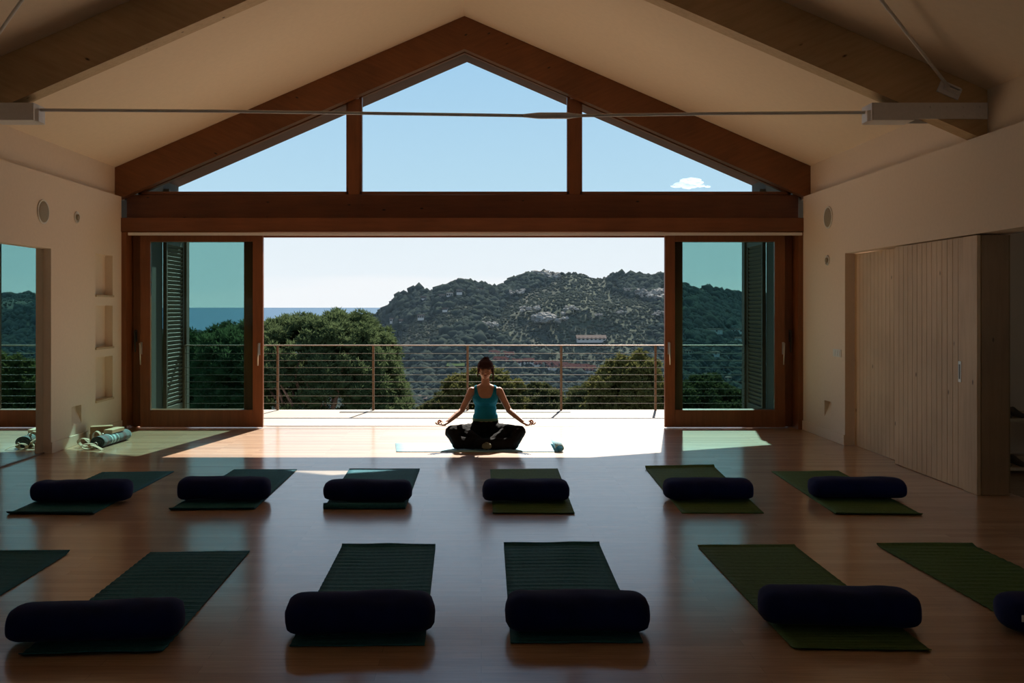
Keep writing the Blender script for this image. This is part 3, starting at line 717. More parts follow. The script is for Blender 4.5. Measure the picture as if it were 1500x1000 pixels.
# cotton straps with rings
def ribbon(b, pts, w, up, t=.003):
    pts=[Vector(p) for p in pts]; n=len(pts); up=Vector(up).normalized()
    rows=[]
    for i,p in enumerate(pts):
        tg=(pts[min(i+1,n-1)]-pts[max(i-1,0)]).normalized(); nn=tg.cross(up).normalized()
        rows.append([b.bm.verts.new(p+up*w/2+nn*t/2),b.bm.verts.new(p+up*w/2-nn*t/2),b.bm.verts.new(p-up*w/2-nn*t/2),b.bm.verts.new(p-up*w/2+nn*t/2)])
    for A_,B_ in zip(rows,rows[1:]):
        for k in range(4): b.bm.faces.new((A_[k],A_[(k+1)%4],B_[(k+1)%4],B_[k]))
    b.bm.faces.new(rows[0]); b.bm.faces.new(rows[-1][::-1])
def strap(x,y,z,label,seed,rad=(.09,.05),up=(0,1,.15),turns=2.2,tail=None,group='cotton straps by the left wall'):
    random.seed(seed)
    w=empty('yoga_strap',(x,y,z)); tag(w,label,'yoga strap',group)
    up=Vector(up).normalized(); pts=[]; n=int(46*turns)
    ax=Vector((1,0,0)); ax=(ax-up*ax.dot(up)).normalized(); az=up.cross(ax)*-1
    if az.z<0: az=-az
    for k in range(n):
        a=-PI/2+k/46*2*PI; q=1-.12*(k/n)+.05*math.sin(a*2.3+seed)
        p=ax*math.cos(a)*rad[0]*q+az*(rad[1]+.004+math.sin(a)*rad[1]*q*.97)
        pts.append(p)
    b=MB(); ribbon(b,pts,.038,up)
    if tail: ribbon(b,[Vector(t) for t in tail],.036,(.15,.35,.9) if False else (.3,.9,.1))
    mn=min(v.co.z for v in b.bm.verts)
    for v in b.bm.verts: v.co.z-=mn
    b.build('webbing',M['strap'],w)
    b=MB()
    for q in (0,.012):
        c=ax*rad[0]*.95+az*(rad[1]*1.2)+up*.03+Vector((0,-q-.01,.01))
        b.tube([c+ax*math.cos(a)*.02+az*math.sin(a)*.02 for a in np.linspace(0,2*PI,17)[:-1]],.0025,6,True)
    b.build('buckle_ring',M['steel'],w)
strap(-4.20,9.62,.0,'cream cotton strap coiled nearest the left wall',1,(.085,.045),(.35,1,.1),2.4,[(.02,-.03,.085),(.07,-.06,.06),(.09,-.08,.0)])
strap(-4.10,9.70,.0,'cream cotton strap loop standing tall beside the blocks',2,(.05,.085),(.1,1,.1),1.6)
strap(-4.09,9.46,.0,'cream cotton strap loop lying in front of the rolled blanket',3,(.075,.028),(-.4,1,.1),1.5,[(.03,-.02,.05),(.10,-.03,.03),(.16,-.04,.0)])

# ------------------------------------------------------------ seated woman
def blob(name, prims, voxel, it, mat, parent, disp=None, cut=None):
    bm = bmesh.new()
    for p in prims:
        t = bmesh.new()
        if p[0] == 'c':
            _, a, ra, c, rc = p
            for q, r in ((a, ra), (c, rc)):
                bmesh.ops.create_icosphere(t, subdivisions=2, radius=r, matrix=Matrix.Translation(q))
            h = bmesh.ops.convex_hull(t, input=t.verts)
            bad = list({g for g in h['geom_interior'] if isinstance(g, bmesh.types.BMVert)})
            bmesh.ops.delete(t, geom=bad, context='VERTS')
        else:
            rot = Matrix.Rotation(p[3],4,'X') if len(p) > 3 else Matrix()
            bmesh.ops.create_icosphere(t, subdivisions=3, radius=1, matrix=Matrix.Translation(p[1]) @ rot @ Matrix.Diagonal((*p[2],1)))
        me = bpy.data.meshes.new('t'); t.to_mesh(me); t.free(); bm.from_mesh(me); bpy.data.meshes.remove(me)
    me = bpy.data.meshes.new('t'); bm.to_mesh(me); bm.free()
    o = bpy.data.objects.new('t', me); COL.objects.link(o)
    m = o.modifiers.new('r','REMESH'); m.mode='VOXEL'; m.voxel_size=voxel
    if it:
        m = o.modifiers.new('s','SMOOTH'); m.factor=.5; m.iterations=it
    dg = bpy.context.evaluated_depsgraph_get(); res = bpy.data.meshes.new_from_object(o.evaluated_get(dg))
    bpy.data.objects.remove(o)
    if disp or cut:
        bm = bmesh.new(); bm.from_mesh(res)
        if disp:
            bm.normal_update()
            mv = [(v, v.normal*disp(v.co)) for v in bm.verts]
            for v,d in mv: v.co += d
        if cut:
            bmesh.ops.delete(bm, geom=[v for v in bm.verts if not cut(v.co)], context='VERTS')
            bnd = [e for e in bm.edges if e.is_boundary]
            for _ in range(3):
                bv = {v for e in bnd for v in e.verts}
                new = {}
                for v in bv:
                    nb = [e.other_vert(v).co for e in v.link_edges if e.is_boundary]
                    if len(nb) == 2: new[v] = v.co*.4+(nb[0]+nb[1])*.3
                for v,c in new.items(): v.co = c
        bm.to_mesh(res); bm.free()
    res.name = name; res.materials.clear()
    return link(name, res, mat, parent, True)

PX, PY = (711-CX)/F*9.74, 9.74
wm = empty('person', (PX, PY, .006)); tag(wm, 'woman in a teal tank top and black trousers sitting cross-legged in meditation', 'person')
V3 = lambda *a: Vector(a)
torso = [('e',(0,-.005,.50),(.130,.088,.125)),('e',(0,0,.37),(.113,.082,.14)),('e',(0,.0,.26),(.125,.095,.12)),
         ('c',(-.055,-.045,.50),.062,(.055,-.045,.50),.062),('c',(-.135,0,.575),.042,(.135,0,.575),.042),
         ('c',(-.11,.01,.585),.04,(0,.01,.625),.05),('c',(.11,.01,.585),.04,(0,.01,.625),.05)]
body = torso + [('c',(0,.012,.60),.050,(0,0,.73),.044),
    ('e',(0,.012,.822),(.073,.090,.090)),('e',(0,-.030,.785),(.060,.064,.078)),('c',(0,-.060,.732),.026,(0,-.03,.75),.04),
    ('c',(0,-.092,.805),.008,(0,-.108,.778),.012),('c',(-.028,-.072,.765),.024,(.028,-.072,.765),.024),
    ('e',(-.074,.005,.79),(.010,.02,.03)),('e',(.074,.005,.79),(.010,.02,.03)),
    ('e',(-.028,-.078,.803),(.019,.014,.011)),('e',(.028,-.078,.803),(.019,.014,.011))]
for s in (-1,1):
    sh_, el, wr = V3(.148*s,0,.578), V3(.252*s,-.06,.375), V3(.398*s,-.245,.272)
    body += [('c',sh_,.043,sh_.lerp(el,.5),.036),('c',sh_.lerp(el,.5),.036,el,.031),('c',el,.031,el.lerp(wr,.35),.031),('c',el.lerp(wr,.35),.031,wr,.021)]
    d = V3(.80*s,-.58,-.20).normalized(); n = V3(0,-.25,1); n = (n-d*n.dot(d)).normalized(); t_ = d.cross(n)*s
    if t_.x*s < 0: t_ = -t_
    offs = (.031,.0105,-.0105,-.030); lens = ((.036,.022,.018),(.040,.026,.019),(.037,.024,.018),(.029,.018,.016))
    curl = ((50,60,35),(18,30,25),(24,34,28),(30,38,30))
    body.append(('c', wr+d*.045-n*.004+t_*.016, .0185, wr+d*.050-n*.004-t_*.018, .0175))
    for k in range(4):
        kn = wr + d*(.078-.004*abs(k-1)) + t_*offs[k]
        body.append(('c', wr+d*.012+t_*offs[k]*.5, .0135, kn, .0130))
        p = kn; ang = 0; r = .0112 if k < 3 else .0098
        for L, c in zip(lens[k], curl[k]):
            ang += math.radians(c); q = p + (d*math.cos(ang)+n*(.65*math.sin(ang))+t_*(.02*(1.5-k)))*L
            body.append(('c', p, r, q, r*.9)); p = q; r *= .9
        if k == 0: itip = p
    b0 = wr+d*.025+t_*.022; b1 = wr+d*.052+t_*.048+n*.012; b2 = b1.lerp(itip,.5)+t_*.006+n*.002
    body += [('c',b0,.0135,b1,.0115),('c',b1,.0125,b2,.011),('c',b2,.011,itip+t_*.003-n*.004,.0095)]
# feet (one sole turned towards the viewer)
body += [('c',(.05,-.37,.065),.032,(.0,-.40,.045),.030),('c',(-.03,-.375,.045),.030,(-.13,-.34,.03),.022)]
blob('body', body, .0045, 3, M['skin'], wm)
# top
tk = [('e',(0,0,.29),(.136,.105,.12))] + [('e',p[1],tuple(r+.0065 for r in p[2])) if p[0]=='e' else ('c',p[1],p[2]+.0065,p[3],p[4]+.0065) for p in torso]
def neckline(c):
    ax = abs(c.x)
    if c.z < .285: return False
    if ax < .088: return c.z < .512+.10*(ax/.088)**4 + (0.03 if c.y > 0 else 0)
    if ax < .122: return True
    return c.z < .535
blob('tank_top', tk, .005, 3, M['tank'], wm, lambda c: .0018*math.sin(c.z*95+c.x*20)*max(0,1-abs(c.z-.33)/.12), neckline)
hp = [('e',(0,0,.27),(.139,.108,.13)),('e',(0,0,.33),(.126,.096,.14))]
blob('tank_hem', hp, .005, 2, M['hem'], wm, None, lambda c: .262 < c.z < .292)
# trousers
tr_ = [('e',(0,.01,.15),(.150,.125,.142)),('e',(0,0,.22),(.140,.112,.072)),('c',(-.06,.0,.22),.092,(.06,.0,.22),.092)]
for s in (-1,1):
    a = V3(.10*s,-.02,.145); kn = V3(.352*s,-.27,.172); m_ = V3(.285*s,-.33,.068); an = V3(-.075*s,-.375 if s>0 else -.335,.062)
    tr_ += [('c',a,.095,kn,.072),('c',kn,.070,m_,.062),('c',m_,.066,an,.050),('c',V3(.2*s,-.2,.12),.085,V3(.1*s,-.3,.09),.06)]
nf = lambda c: .007*noise.noise(c*13)+.004*noise.noise(c*31)
blob('trousers', tr_, .007, 4, M['trouser'], wm, nf, lambda c: c.z > -.01)
blob('foot_sole', [('c',(-.008,-.418,.050),.032,(.032,-.418,.050),.032),('c',(.012,-.418,.035),.026,(.012,-.42,.07),.024)], .004, 3, M['sole'], wm)
hair = [('e',(0,.028,.848),(.083,.086,.080)),('e',(0,.05,.80),(.074,.062,.075)),('c',(0,.035,.90),.045,(.004,.02,.920),.026),('c',(.014,.03,.917),.028,(.02,.04,.905),.03),
        ('c',(-.052,-.060,.842),.026,(.052,-.060,.842),.026),('c',(-.035,-.082,.832),.013,(.035,-.082,.832),.013),
        ('c',(-.042,-.050,.868),.030,(.042,-.050,.868),.030),('c',(-.070,-.035,.835),.018,(-.080,-.02,.755),.008),('c',(.070,-.035,.835),.019,(.083,-.02,.76),.011),('c',(.083,-.02,.76),.011,(.080,-.012,.668),.005),('c',(-.080,-.02,.755),.008,(-.078,-.01,.73),.004)]
blob('hair', hair, .0045, 2, M['hair'], wm, lambda c: .003*noise.noise(Vector((c.x*70,c.y*25,c.z*25))))
for s in (-1,1):
    b = MB(); b.tube([(s*.028+dx_,-.0915+abs(dx_)*.25,.7995-.0045*(1-(dx_/.016)**2)) for dx_ in np.linspace(-.016,.016,7)], .0014, 6); b.build('eyelashes', M['hair'], wm)
    b = MB(); b.tube([(s*.028+dx_,-.088+abs(dx_)*.3,.818-.004*(dx_/.02)**2) for dx_ in np.linspace(-.018,.018,7)], .0022, 6); b.build('eyebrow', M['hair'], wm)
blob('lips', [('c',(-.014,-.0945,.750),.0035,(.014,-.0945,.750),.0035),('c',(-.010,-.0955,.745),.004,(.010,-.0955,.745),.004)], .002, 1, M['lip'], wm)

# ------------------------------------------------------------ landscape
def vnoise(x, y, seed=0):
    r = np.random.default_rng(seed); G = r.random((257,257))
    xi = np.floor(x).astype(int); yi = np.floor(y).astype(int); fx = x-xi; fy = y-yi
    fx = fx*fx*(3-2*fx); fy = fy*fy*(3-2*fy); a = xi % 256; c = yi % 256; a1=(a+1)%256; c1=(c+1)%256
    return (G[a,c]*(1-fx)+G[a1,c]*fx)*(1-fy)+(G[a,c1]*(1-fx)+G[a1,c1]*fx)*fy
def fbm(x, y, sc, seed=0, o=5):
    s = 0; a = 1; t = 0
    for k in range(o): s = s+a*(vnoise(x/sc*2**k+31.7, y/sc*2**k+11.3, seed+k)-.5); t += a; a *= .52
    return s/t*2
sky_pts = [(-900,470),(0,482),(200,486),(385,492),(500,488),(528,474),(536,466),(548,463),(560,458),(572,451),(578,440),(590,433),(602,430),(612,427),(622,429),(630,432),(637,430),(643,423),(660,419),(675,415),(690,416),(702,419),(712,420),(722,423),(730,426),(740,418),(752,411),(765,408),(785,403),(800,405),(820,404),(832,400),(846,400),(858,404),(866,408),(880,409),(890,406),(902,404),(920,404),(940,406),(974,408),(1003,419),(1050,426),(1100,435),(1200,438),(1385,434),(1500,444),(1700,474),(2200,500)]
spx = np.array([p[0] for p in sky_pts],float); spy = np.array([p[1] for p in sky_pts],float)
def ridge(px):
    yr = 780+120*np.sin(px/170.0)+60*np.sin(px/61.0+1)
    return yr, H+(CY-np.interp(px, spx, spy)-0)/F*yr
def terrain(px, Y):
    """height of the land; px is bearing expressed as u*F+CX"""
    px = np.asarray(px,float); Y = np.asarray(Y,float)
    Yr, Zr = ridge(px)
    zn = np.interp(Y, [15,30,60,120,250,380,450], [-7,-8.5,-15,-28,-46,-56,-57])
    t = np.clip((Y-430)/(Yr-430),0,1.0)
    zh = -57+(Zr+57)*(t**.92)
    z = np.where(Y<430, zn, zh)
    back = np.clip((Y-Yr)/400,0,4); z = np.where(Y>Yr, Zr-back*45, z)
    x = (px-CX)/F*Y
    amp = np.clip((Y-100)/400,0,1)*np.clip((Yr-Y)/120,0.0,1)
    z = z+amp*(fbm(x,Y,170,3,5)*25+fbm(x,Y,40,9,4)*4)
    z = z+np.clip((Y-30)/200,0,1)*fbm(x,Y,14,21,3)*1.0
    return z
cols = np.linspace(-900,2200,520); rows = np.concatenate([np.geomspace(15,430,50), np.linspace(440,1050,150), np.linspace(1080,1900,14)])
PXg, Yg = np.meshgrid(cols, rows, indexing='xy'); Zg = terrain(PXg, Yg); Xg = (PXg-CX)/F*Yg
V = np.stack([Xg,Yg,Zg],-1).reshape(-1,3); nr_,nc_ = PXg.shape
idx = np.arange(nr_*nc_).reshape(nr_,nc_)
Fc = np.stack([idx[:-1,:-1],idx[:-1,1:],idx[1:,1:],idx[1:,:-1]],-1).reshape(-1,4)
t = NT('scrub_hillside'); p = t.pb(Roughness=.95); p.inputs['Specular IOR Level'].default_value=.1
v = t.coords(kind='Object'); n1 = t.noise(v,.05,8,.65); n2 = t.noise(v,.012,5,.6)
c = t.ramp(n1,[(.35,(.022,.030,.021)),(.52,(.036,.044,.030)),(.64,(.048,.054,.040)),(.76,(.085,.082,.068))])
c = t.mix(t.ramp(n2,[(.45,(0,0,0)),(.6,(1,1,1))]), (.05,.065,.04), c)
t.l(c,p.inputs['Base Color']); t.bump(t.noise(v,.35,6,.7),p,1.0,2.0)
M['hill'] = t.m
tr0 = np_mesh('hillside', V, Fc, M['hill'], None, True); struct(tr0, 'scrubby hill across the valley with its slope below the terrace', 'hill')
def on_land(px, py):
    Ys = np.linspace(250, 1000, 3000); z = terrain(np.full_like(Ys,px), Ys); pr = CY+(H-z)/Ys*F
    k = np.argmax(pr <= py) if (pr<=py).any() else len(Ys)-1
    return ((px-CX)/F*Ys[k], Ys[k], z[k])

# woodland: many small crowns nobody could count
tmpl=[]
for k in range(10):
    bm_=bmesh.new(); bmesh.ops.create_icosphere(bm_,subdivisions=1,radius=1)
    for v_ in bm_.verts:
        v_.co *= 1+.5*noise.noise(v_.co*1.6+Vector((k*7,0,0)))+.30*noise.noise(v_.co*4.5+Vector((k*7,3,0)))
    me_=bpy.data.meshes.new('t'); bm_.to_mesh(me_); bm_.free()
    vv=np.zeros(len(me_.vertices)*3); me_.vertices.foreach_get('co',vv); ff=np.zeros(len(me_.polygons)*3,int); me_.polygons.foreach_get('vertices',ff)
    tmpl.append((vv.reshape(-1,3),ff.reshape(-1,3))); bpy.data.meshes.remove(me_)
def crowns(name, P, R, mat, squash=.8):
    Vs=[];Fs=[];o=0
    for i in range(len(P)):
        v,f=tmpl[i%10]; a=rng.random()*6.28; ca,sa=math.cos(a),math.sin(a)
        q=v.copy(); q=np.stack([q[:,0]*ca-q[:,1]*sa,q[:,0]*sa+q[:,1]*ca,q[:,2]*squash*(0.8+.6*rng.random())],-1)*R[i]+P[i]
        Vs.append(q);Fs.append(f+o);o+=len(v)
    return np_mesh(name,np.concatenate(Vs),np.concatenate(Fs),mat,None,True)
def leafmat(name,c1,c2,sc=.12,tr=.15):
    m=mat_leaf(name,c1,c2,tr,sc); return m
M['wood1']=leafmat('woodland_foliage',(.015,.023,.022),(.046,.058,.044)); M['wood2']=leafmat('scrub_foliage',(.032,.040,.030),(.062,.070,.050))
N=36000; px_=rng.uniform(150,1480,N); tt=rng.random(N)**.9; Yr_,_=ridge(px_); Y_=400+tt*(Yr_-396)
x_=(px_-CX)/F*Y_; z_=terrain(px_,Y_)
mask=fbm(x_,Y_,130,55,4)
openz=np.exp(-((px_-865)/95)**2)*np.exp(-((tt-.58)/.22)**2)   # open scrub slope right of centre
keep=(mask*2.4-openz*1.9+.30*(rng.random(N)))>-.35
big=keep; Rb=rng.uniform(1.6,3.7,N)*(1+.5*(rng.random(N)>.93))*(1-.3*openz)
crowns('hill_woodland', np.stack([x_,Y_,z_+Rb*.25],-1)[big][:24000], Rb[big][:24000], M['wood1'])
tag(bpy.data.objects['hill_woodland'],'dense dark green woodland covering the hill across the valley','woodland',None,'stuff')
sm=~keep; N2=min(14000,sm.sum())
P2=np.stack([x_,Y_,z_+.3],-1)[sm][:N2]; R2=rng.uniform(.6,1.5,N2)
crowns('hill_scrub',P2,R2,M['wood2'],.6); tag(bpy.data.objects['hill_scrub'],'low greyish green scrub between the trees on the hill','scrub',None,'stuff')

# rock outcrops
M['rock']=plain('pale_granite',(.21,.20,.175),.9,bump=.8,bscale=.5,var=.45,spec=.05)
def outcrop(px,py,w,label,n=24,h=.28):
    c=on_land(px,py); Wm=w/F*c[1]; bm_=bmesh.new()
    for k in range(n):
        t_=bmesh.new(); bmesh.ops.create_icosphere(t_,subdivisions=2,radius=1)
        s_=Wm*random.uniform(.05,.15); ox=random.uniform(-.5,.5)*Wm; oz=random.uniform(-1,1)*Wm*h*.45; sd=Vector((random.random()*50,)*3)
        for v_ in t_.verts:
            q=v_.co.copy(); f=1+.7*noise.noise(q*1.3+sd)+.5*noise.noise(q*3.5+sd); v_.co=Vector((q.x*f*s_+ox, q.y*f*s_+oz*2.2-2, q.z*f*s_*.62+oz+s_*.3))
        me_=bpy.data.meshes.new('t'); t_.to_mesh(me_); t_.free(); bm_.from_mesh(me_); bpy.data.meshes.remove(me_)
    me_=bpy.data.meshes.new('rock_outcrop'); bm_.to_mesh(me_); bm_.free()
    o=link('rock_outcrop',me_,M['rock']); o.location=(c[0],c[1]-3,c[2]+2); tag(o,label,'rock','pale rock outcrops on the hill')
random.seed(3)
for a in ((775,458,26,'pale rock outcrop above the left end of the open slope on the hill'),(805,470,44,'broad pale rock band across the open slope, left of its middle'),(790,474,22,'small pale rocks just below the broad rock band'),(835,456,20,'pale rocks on the open slope above the long white house'),(919,429,14,'small pale rock high on the right shoulder of the hill'),(950,436,42,'largest pale rock face on the right shoulder of the hill'),(909,462,14,'pale boulder on the right of the open slope'),(876,466,12,'tiny pale rocks in the middle of the open slope'),(965,464,20,'pale rocks beside the right door frame on the hill'),(800,408,36,'grey rocks on the summit ridge left of the highest crown'),(756,432,20,'grey rocks below the notch in the ridge'),(718,480,26,'scattered rocks above the seated woman on the hill')):
    outcrop(*a)

# houses
M['hw']=plain('whitewashed_wall',(.50,.48,.45),.8,var=.04,spec=.03); M['hroof']=plain('pale_flat_roof',(.11,.085,.07),.9,var=.08,spec=.02); M['terr']=plain('terracotta_tiles',(.038,.012,.010),.95,var=.25,bscale=1.5,spec=.02); M['pane']=plain('dark_window_glass',(.03,.035,.04),.2)
def house(px,py,w,h,label,group,roof='flat',wall='hw',rmat='hroof',nw=3,depth=None,rz=0,lift=.5):
    c=on_land(px,py); m=c[1]/F; W=w*m; Hh=h*m; D=depth or max(6,W*.5)
    e=empty('house',(c[0],c[1]-2,c[2]-1+lift),rz); tag(e,label,'house',group)
    b=MB(); b.box(-W/2,W/2,-D/2,D/2,0,Hh+1); b.build('walls',M[wall],e)
    b=MB()
    if roof=='flat': b.box(-W/2-.5,W/2+.5,-D/2-.5,D/2+.5,Hh+1,Hh+1.5)
    else:
        z0=Hh+1; b.prism([(-D/2-.6,z0-.2),(0,z0+D*.24),(D/2+.6,z0-.2),(D/2+.6,z0+.1),(0,z0+D*.24+.35),(-D/2-.6,z0+.1)],'x',-W/2-.4,W/2+.4)
    b.build('roof',M[rmat],e)
    for k in range(nw):
        b=MB(); xx=-W/2+W*(k+.5)/nw; b.box(xx-.6,xx+.6,-D/2-.05,-D/2+.1,1.2+Hh*.25,1.2+Hh*.25+1.4); b.build('window',M['pane'],e)
GV='white villas scattered on the hill'
for a in ((552,473,7,4,'white villa near the foot of the headland, leftmost of all'),(577,473,10,5,'pair of white blocks low on the headland, left villa'),(590,474,8,4,'pair of white blocks low on the headland, right villa'),(617,468,9,5,'white villa halfway up the headland'),(621,440,7,4,'small white villa just below the wooded knoll of the headland'),(648,438,8,5,'left of three white villas below the headland summit'),(659,436,9,6,'middle of three white villas below the headland summit'),(673,431,8,5,'right of three white villas below the headland summit'),(703,428,9,4,'white house with a pale roof under the ridge, left of the notch'),(652,456,7,3,'small pale house on the slope directly below the three villas')):
    house(a[0],a[1],a[2],a[3],a[4],GV)
house(865,500,42,3.5,'long white house with a pale tiled roof above the railing',None,'gable',nw=7,depth=7)
house(968,512,9,5,'small white house right at the inner edge of the right door',None)
house(620,589,11,5,'white house low in the valley between the pine and the woman',None,'gable',nw=2)
for a in ((1038,488,34,4,'wide pale building seen through the right door glass, topmost left'),(1077,488,22,4,'pale building seen through the right door glass, topmost right'),(1078,500,26,4,'grey roofed house seen through the right door glass, middle right'),(1092,515,18,5,'bright slanted roof at the right side of the right door glass'),(1040,521,22,4,'white house seen through the right door glass, below the top rail'),(1006,519,8,4,'small white house at the left side of the right door glass'),(1063,558,10,4,'low white house seen through the right door glass between the cables'),(1037,553,8,4,'lowest small house seen through the right door glass')):
    house(a[0],a[1],a[2],a[3],a[4],'houses seen through the right glazed door',nw=2)
GR='terracotta roofed terraced houses in the valley'
LR='small terraced house with a terracotta roof in the valley right of the woman'
for k in range(15):
    px=728+k*9.8+random.uniform(-1.5,1.5); py=527+k*.9+random.uniform(-1.5,1.5)
    house(px,py+3,10.5,3,LR,GR,'gable',rmat='terr',nw=2,depth=6,rz=random.uniform(-.15,.15))
for k in range(7):
    px=800+k*10+random.uniform(-1.5,1.5); py=537+k*.9
    house(px,py+3,11,3,LR,GR,'gable',rmat='terr',nw=2,depth=6,rz=random.uniform(-.15,.15))
for k in range(3):
    house(722+k*12,521+k,12,2.5,LR,GR,'gable',rmat='terr',nw=2,depth=6)
# lawn
c=on_land(668,536); b=MB(); b.box(-5,5,-12,6,0,.6)
o=b.build('lawn',plain('bright_grass',(.022,.042,.010),.95,spec=.02)); o.location=(c[0],c[1],c[2]+1.5); o.rotation_euler=(.1,0,0); tag(o,'bright green lawn patch in the valley left of the woman','lawn')

# sea
t=NT('sea_water'); p=t.pb(Roughness=.55); p.inputs['Base Color'].default_value=(.042,.092,.150,1); p.inputs['Specular IOR Level'].default_value=.02
t.bump(t.noise(t.coords(kind='Object'),.02,6,.6),p,.2,3)
b=MB(); b.quad((-160000,700,-62),(160000,700,-62),(160000,170000,-62),(-160000,170000,-62)); o=b.build('sea',t.m); struct(o,'blue sea out to the horizon','sea')

# trees near the terrace
def tufts(C, r, n_blades, w, up=.25, seed=0):
    """needle or leaf tufts: n blades per centre"""
    r_=np.random.default_rng(seed); n=len(C)*n_blades
    c=np.repeat(C,n_blades,0); d=r_.normal(size=(n,3)); d[:,2]+=up*2; d/=np.linalg.norm(d,axis=1)[:,None]
    L=r*r_.uniform(.6,1.15,n)[:,None]; s=np.cross(d,r_.normal(size=(n,3))); s/=np.linalg.norm(s,axis=1)[:,None]
    a=c+d*L*.15-s*w*.4; b2=c+d*L*.15+s*w*.4; m1=c+d*L*.6+s*w; m2=c+d*L*.6-s*w; e=c+d*L
    V=np.stack([a,b2,m1,e,m2],1).reshape(-1,3); i=np.arange(n)*5
    F1=np.stack([i,i+1,i+2],-1);F2=np.stack([i,i+2,i+4],-1);F3=np.stack([i+4,i+2,i+3],-1)
    return V,np.concatenate([F1,F2,F3])
def tree(name,label,cx,cz,Y,rx,rz,ncl,clr,tr_,blades,w,mats,seed,cat='tree',group=None,pine=True,zlow=-.45,trunk=True):
    r_=np.random.default_rng(seed); X=(cx-CX)/F*Y; Z=H-(cz-CY)/F*Y; RX=rx/F*Y; RZ=rz/F*Y
    gz=float(terrain(cx,Y))
    root=empty(name,(X,Y,gz)); tag(root,label,cat,group)
    cl=[]
    while len(cl)<ncl:
        d=r_.normal(size=3); d/=np.linalg.norm(d)
        if d[2]<zlow: continue
        q=(r_.uniform(.86,.97) if pine else r_.uniform(.72,1.0)) if r_.random()<.82 else r_.uniform(.4,.8)
        wob=1+.05*math.sin(d[0]*6+seed)+.04*math.sin(d[2]*7+d[0]*3)
        if pine: d=np.sign(d)*np.abs(d)**.86
        cl.append((d[0]*RX*q*wob-0, d[1]*RX*q*wob*.9, d[2]*RZ*q*wob+(Z-gz)))
    cl=np.array(cl); P=[]
    for c in cl:
        k=r_.integers(14,24); dd=r_.normal(size=(k,3)); dd/=np.linalg.norm(dd,axis=1)[:,None]; dd[:,2]=np.abs(dd[:,2])*.9-.15
        P.append(c+dd*clr*r_.uniform(.55,1.0,(k,1)))
    P=np.concatenate(P); V,Fc=tufts(P,tr_,blades,w,.3,seed)
    # solid leafy heart of every cluster so that crowns are dense
    Vs=[V];Fs=[Fc];o=len(V)
    for i,c in enumerate(cl):
        v,f=tmpl[i%10]; Vs.append(v*np.array([clr,clr,clr*.6])*.62+c); Fs.append(f+o); o+=len(v)
    np_mesh('foliage',np.concatenate(Vs),np.concatenate(Fs),mats[0],root)
    b=MB(); Zc=Z-gz
    th=.22 if pine else .13
    lean=.35 if pine else .1
    b.tube([(0,0,-.3),(.1,0,Zc*.35),(lean,0,Zc*.62),(lean*.8,0,Zc*.8+RZ*.1)],[th,th*.85,th*.7,th*.5],10)
    for k in range(24 if pine else 7):
        c=cl[r_.integers(len(cl))]; z0=Zc*r_.uniform(.42,.8); p0=Vector((lean*z0/Zc*.9,0,z0)); p3=Vector(c)
        p1=p0.lerp(p3,.35)+Vector((r_.normal()*.2,r_.normal()*.2,.15)); p2=p0.lerp(p3,.7)+Vector((r_.normal()*.25,r_.normal()*.25,.1))
        b.tube([p0,p1,p2,p3],[th*.42,th*.32,th*.2,.02],7)
    b.build('trunk',mats[1],root)
    return root
M['bark']=plain('reddish_pine_bark',(.23,.13,.09),.9,bump=.5,bscale=8,var=.3)
M['needle']=mat_leaf('pine_needles',(.030,.050,.020),(.085,.115,.050),.32,1.5)
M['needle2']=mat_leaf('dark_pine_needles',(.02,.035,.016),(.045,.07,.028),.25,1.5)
M['leafy']=mat_leaf('yellow_green_leaves',(.048,.052,.018),(.115,.115,.038),.25,1.5)
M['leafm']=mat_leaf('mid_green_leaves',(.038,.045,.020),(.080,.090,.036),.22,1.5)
PM=(M['needle'],M['bark'])
tree('pine_tree','large spreading umbrella pine just beyond the terrace, left of the woman',444,582,30,160,119,560,.36,.20,18,.016,PM,5,zlow=-.16)
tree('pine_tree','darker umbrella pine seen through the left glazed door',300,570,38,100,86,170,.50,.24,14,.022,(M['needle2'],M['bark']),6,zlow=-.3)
LM=(M['leafy'],M['bark'])
tree('leafy_tree','yellow green tree crown below the terrace beside the right door',922,592,25,56,72,170,.26,.13,14,.022,LM,7,pine=False)
tree('leafy_tree','smaller yellow green tree crown below the terrace, left of the biggest yellow green one',866,606,29,44,46,110,.26,.13,14,.022,(M['leafm'],M['bark']),8,pine=False)
tree('leafy_tree','green tree crown directly behind the seated woman',706,604,30,66,62,170,.30,.14,14,.024,LM,9,pine=False)
tree('leafy_tree','low green tree crown right of the woman beyond the railing',790,612,34,48,44,120,.30,.14,14,.024,(M['leafm'],M['bark']),10,pine=False)
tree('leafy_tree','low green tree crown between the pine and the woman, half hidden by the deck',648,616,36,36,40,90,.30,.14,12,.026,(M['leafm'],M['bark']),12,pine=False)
tree('leafy_tree','dark green tree crown seen through the lower part of the right glazed door',1030,604,34,64,48,120,.32,.15,12,.026,(M['leafm'],M['bark']),13,pine=False)

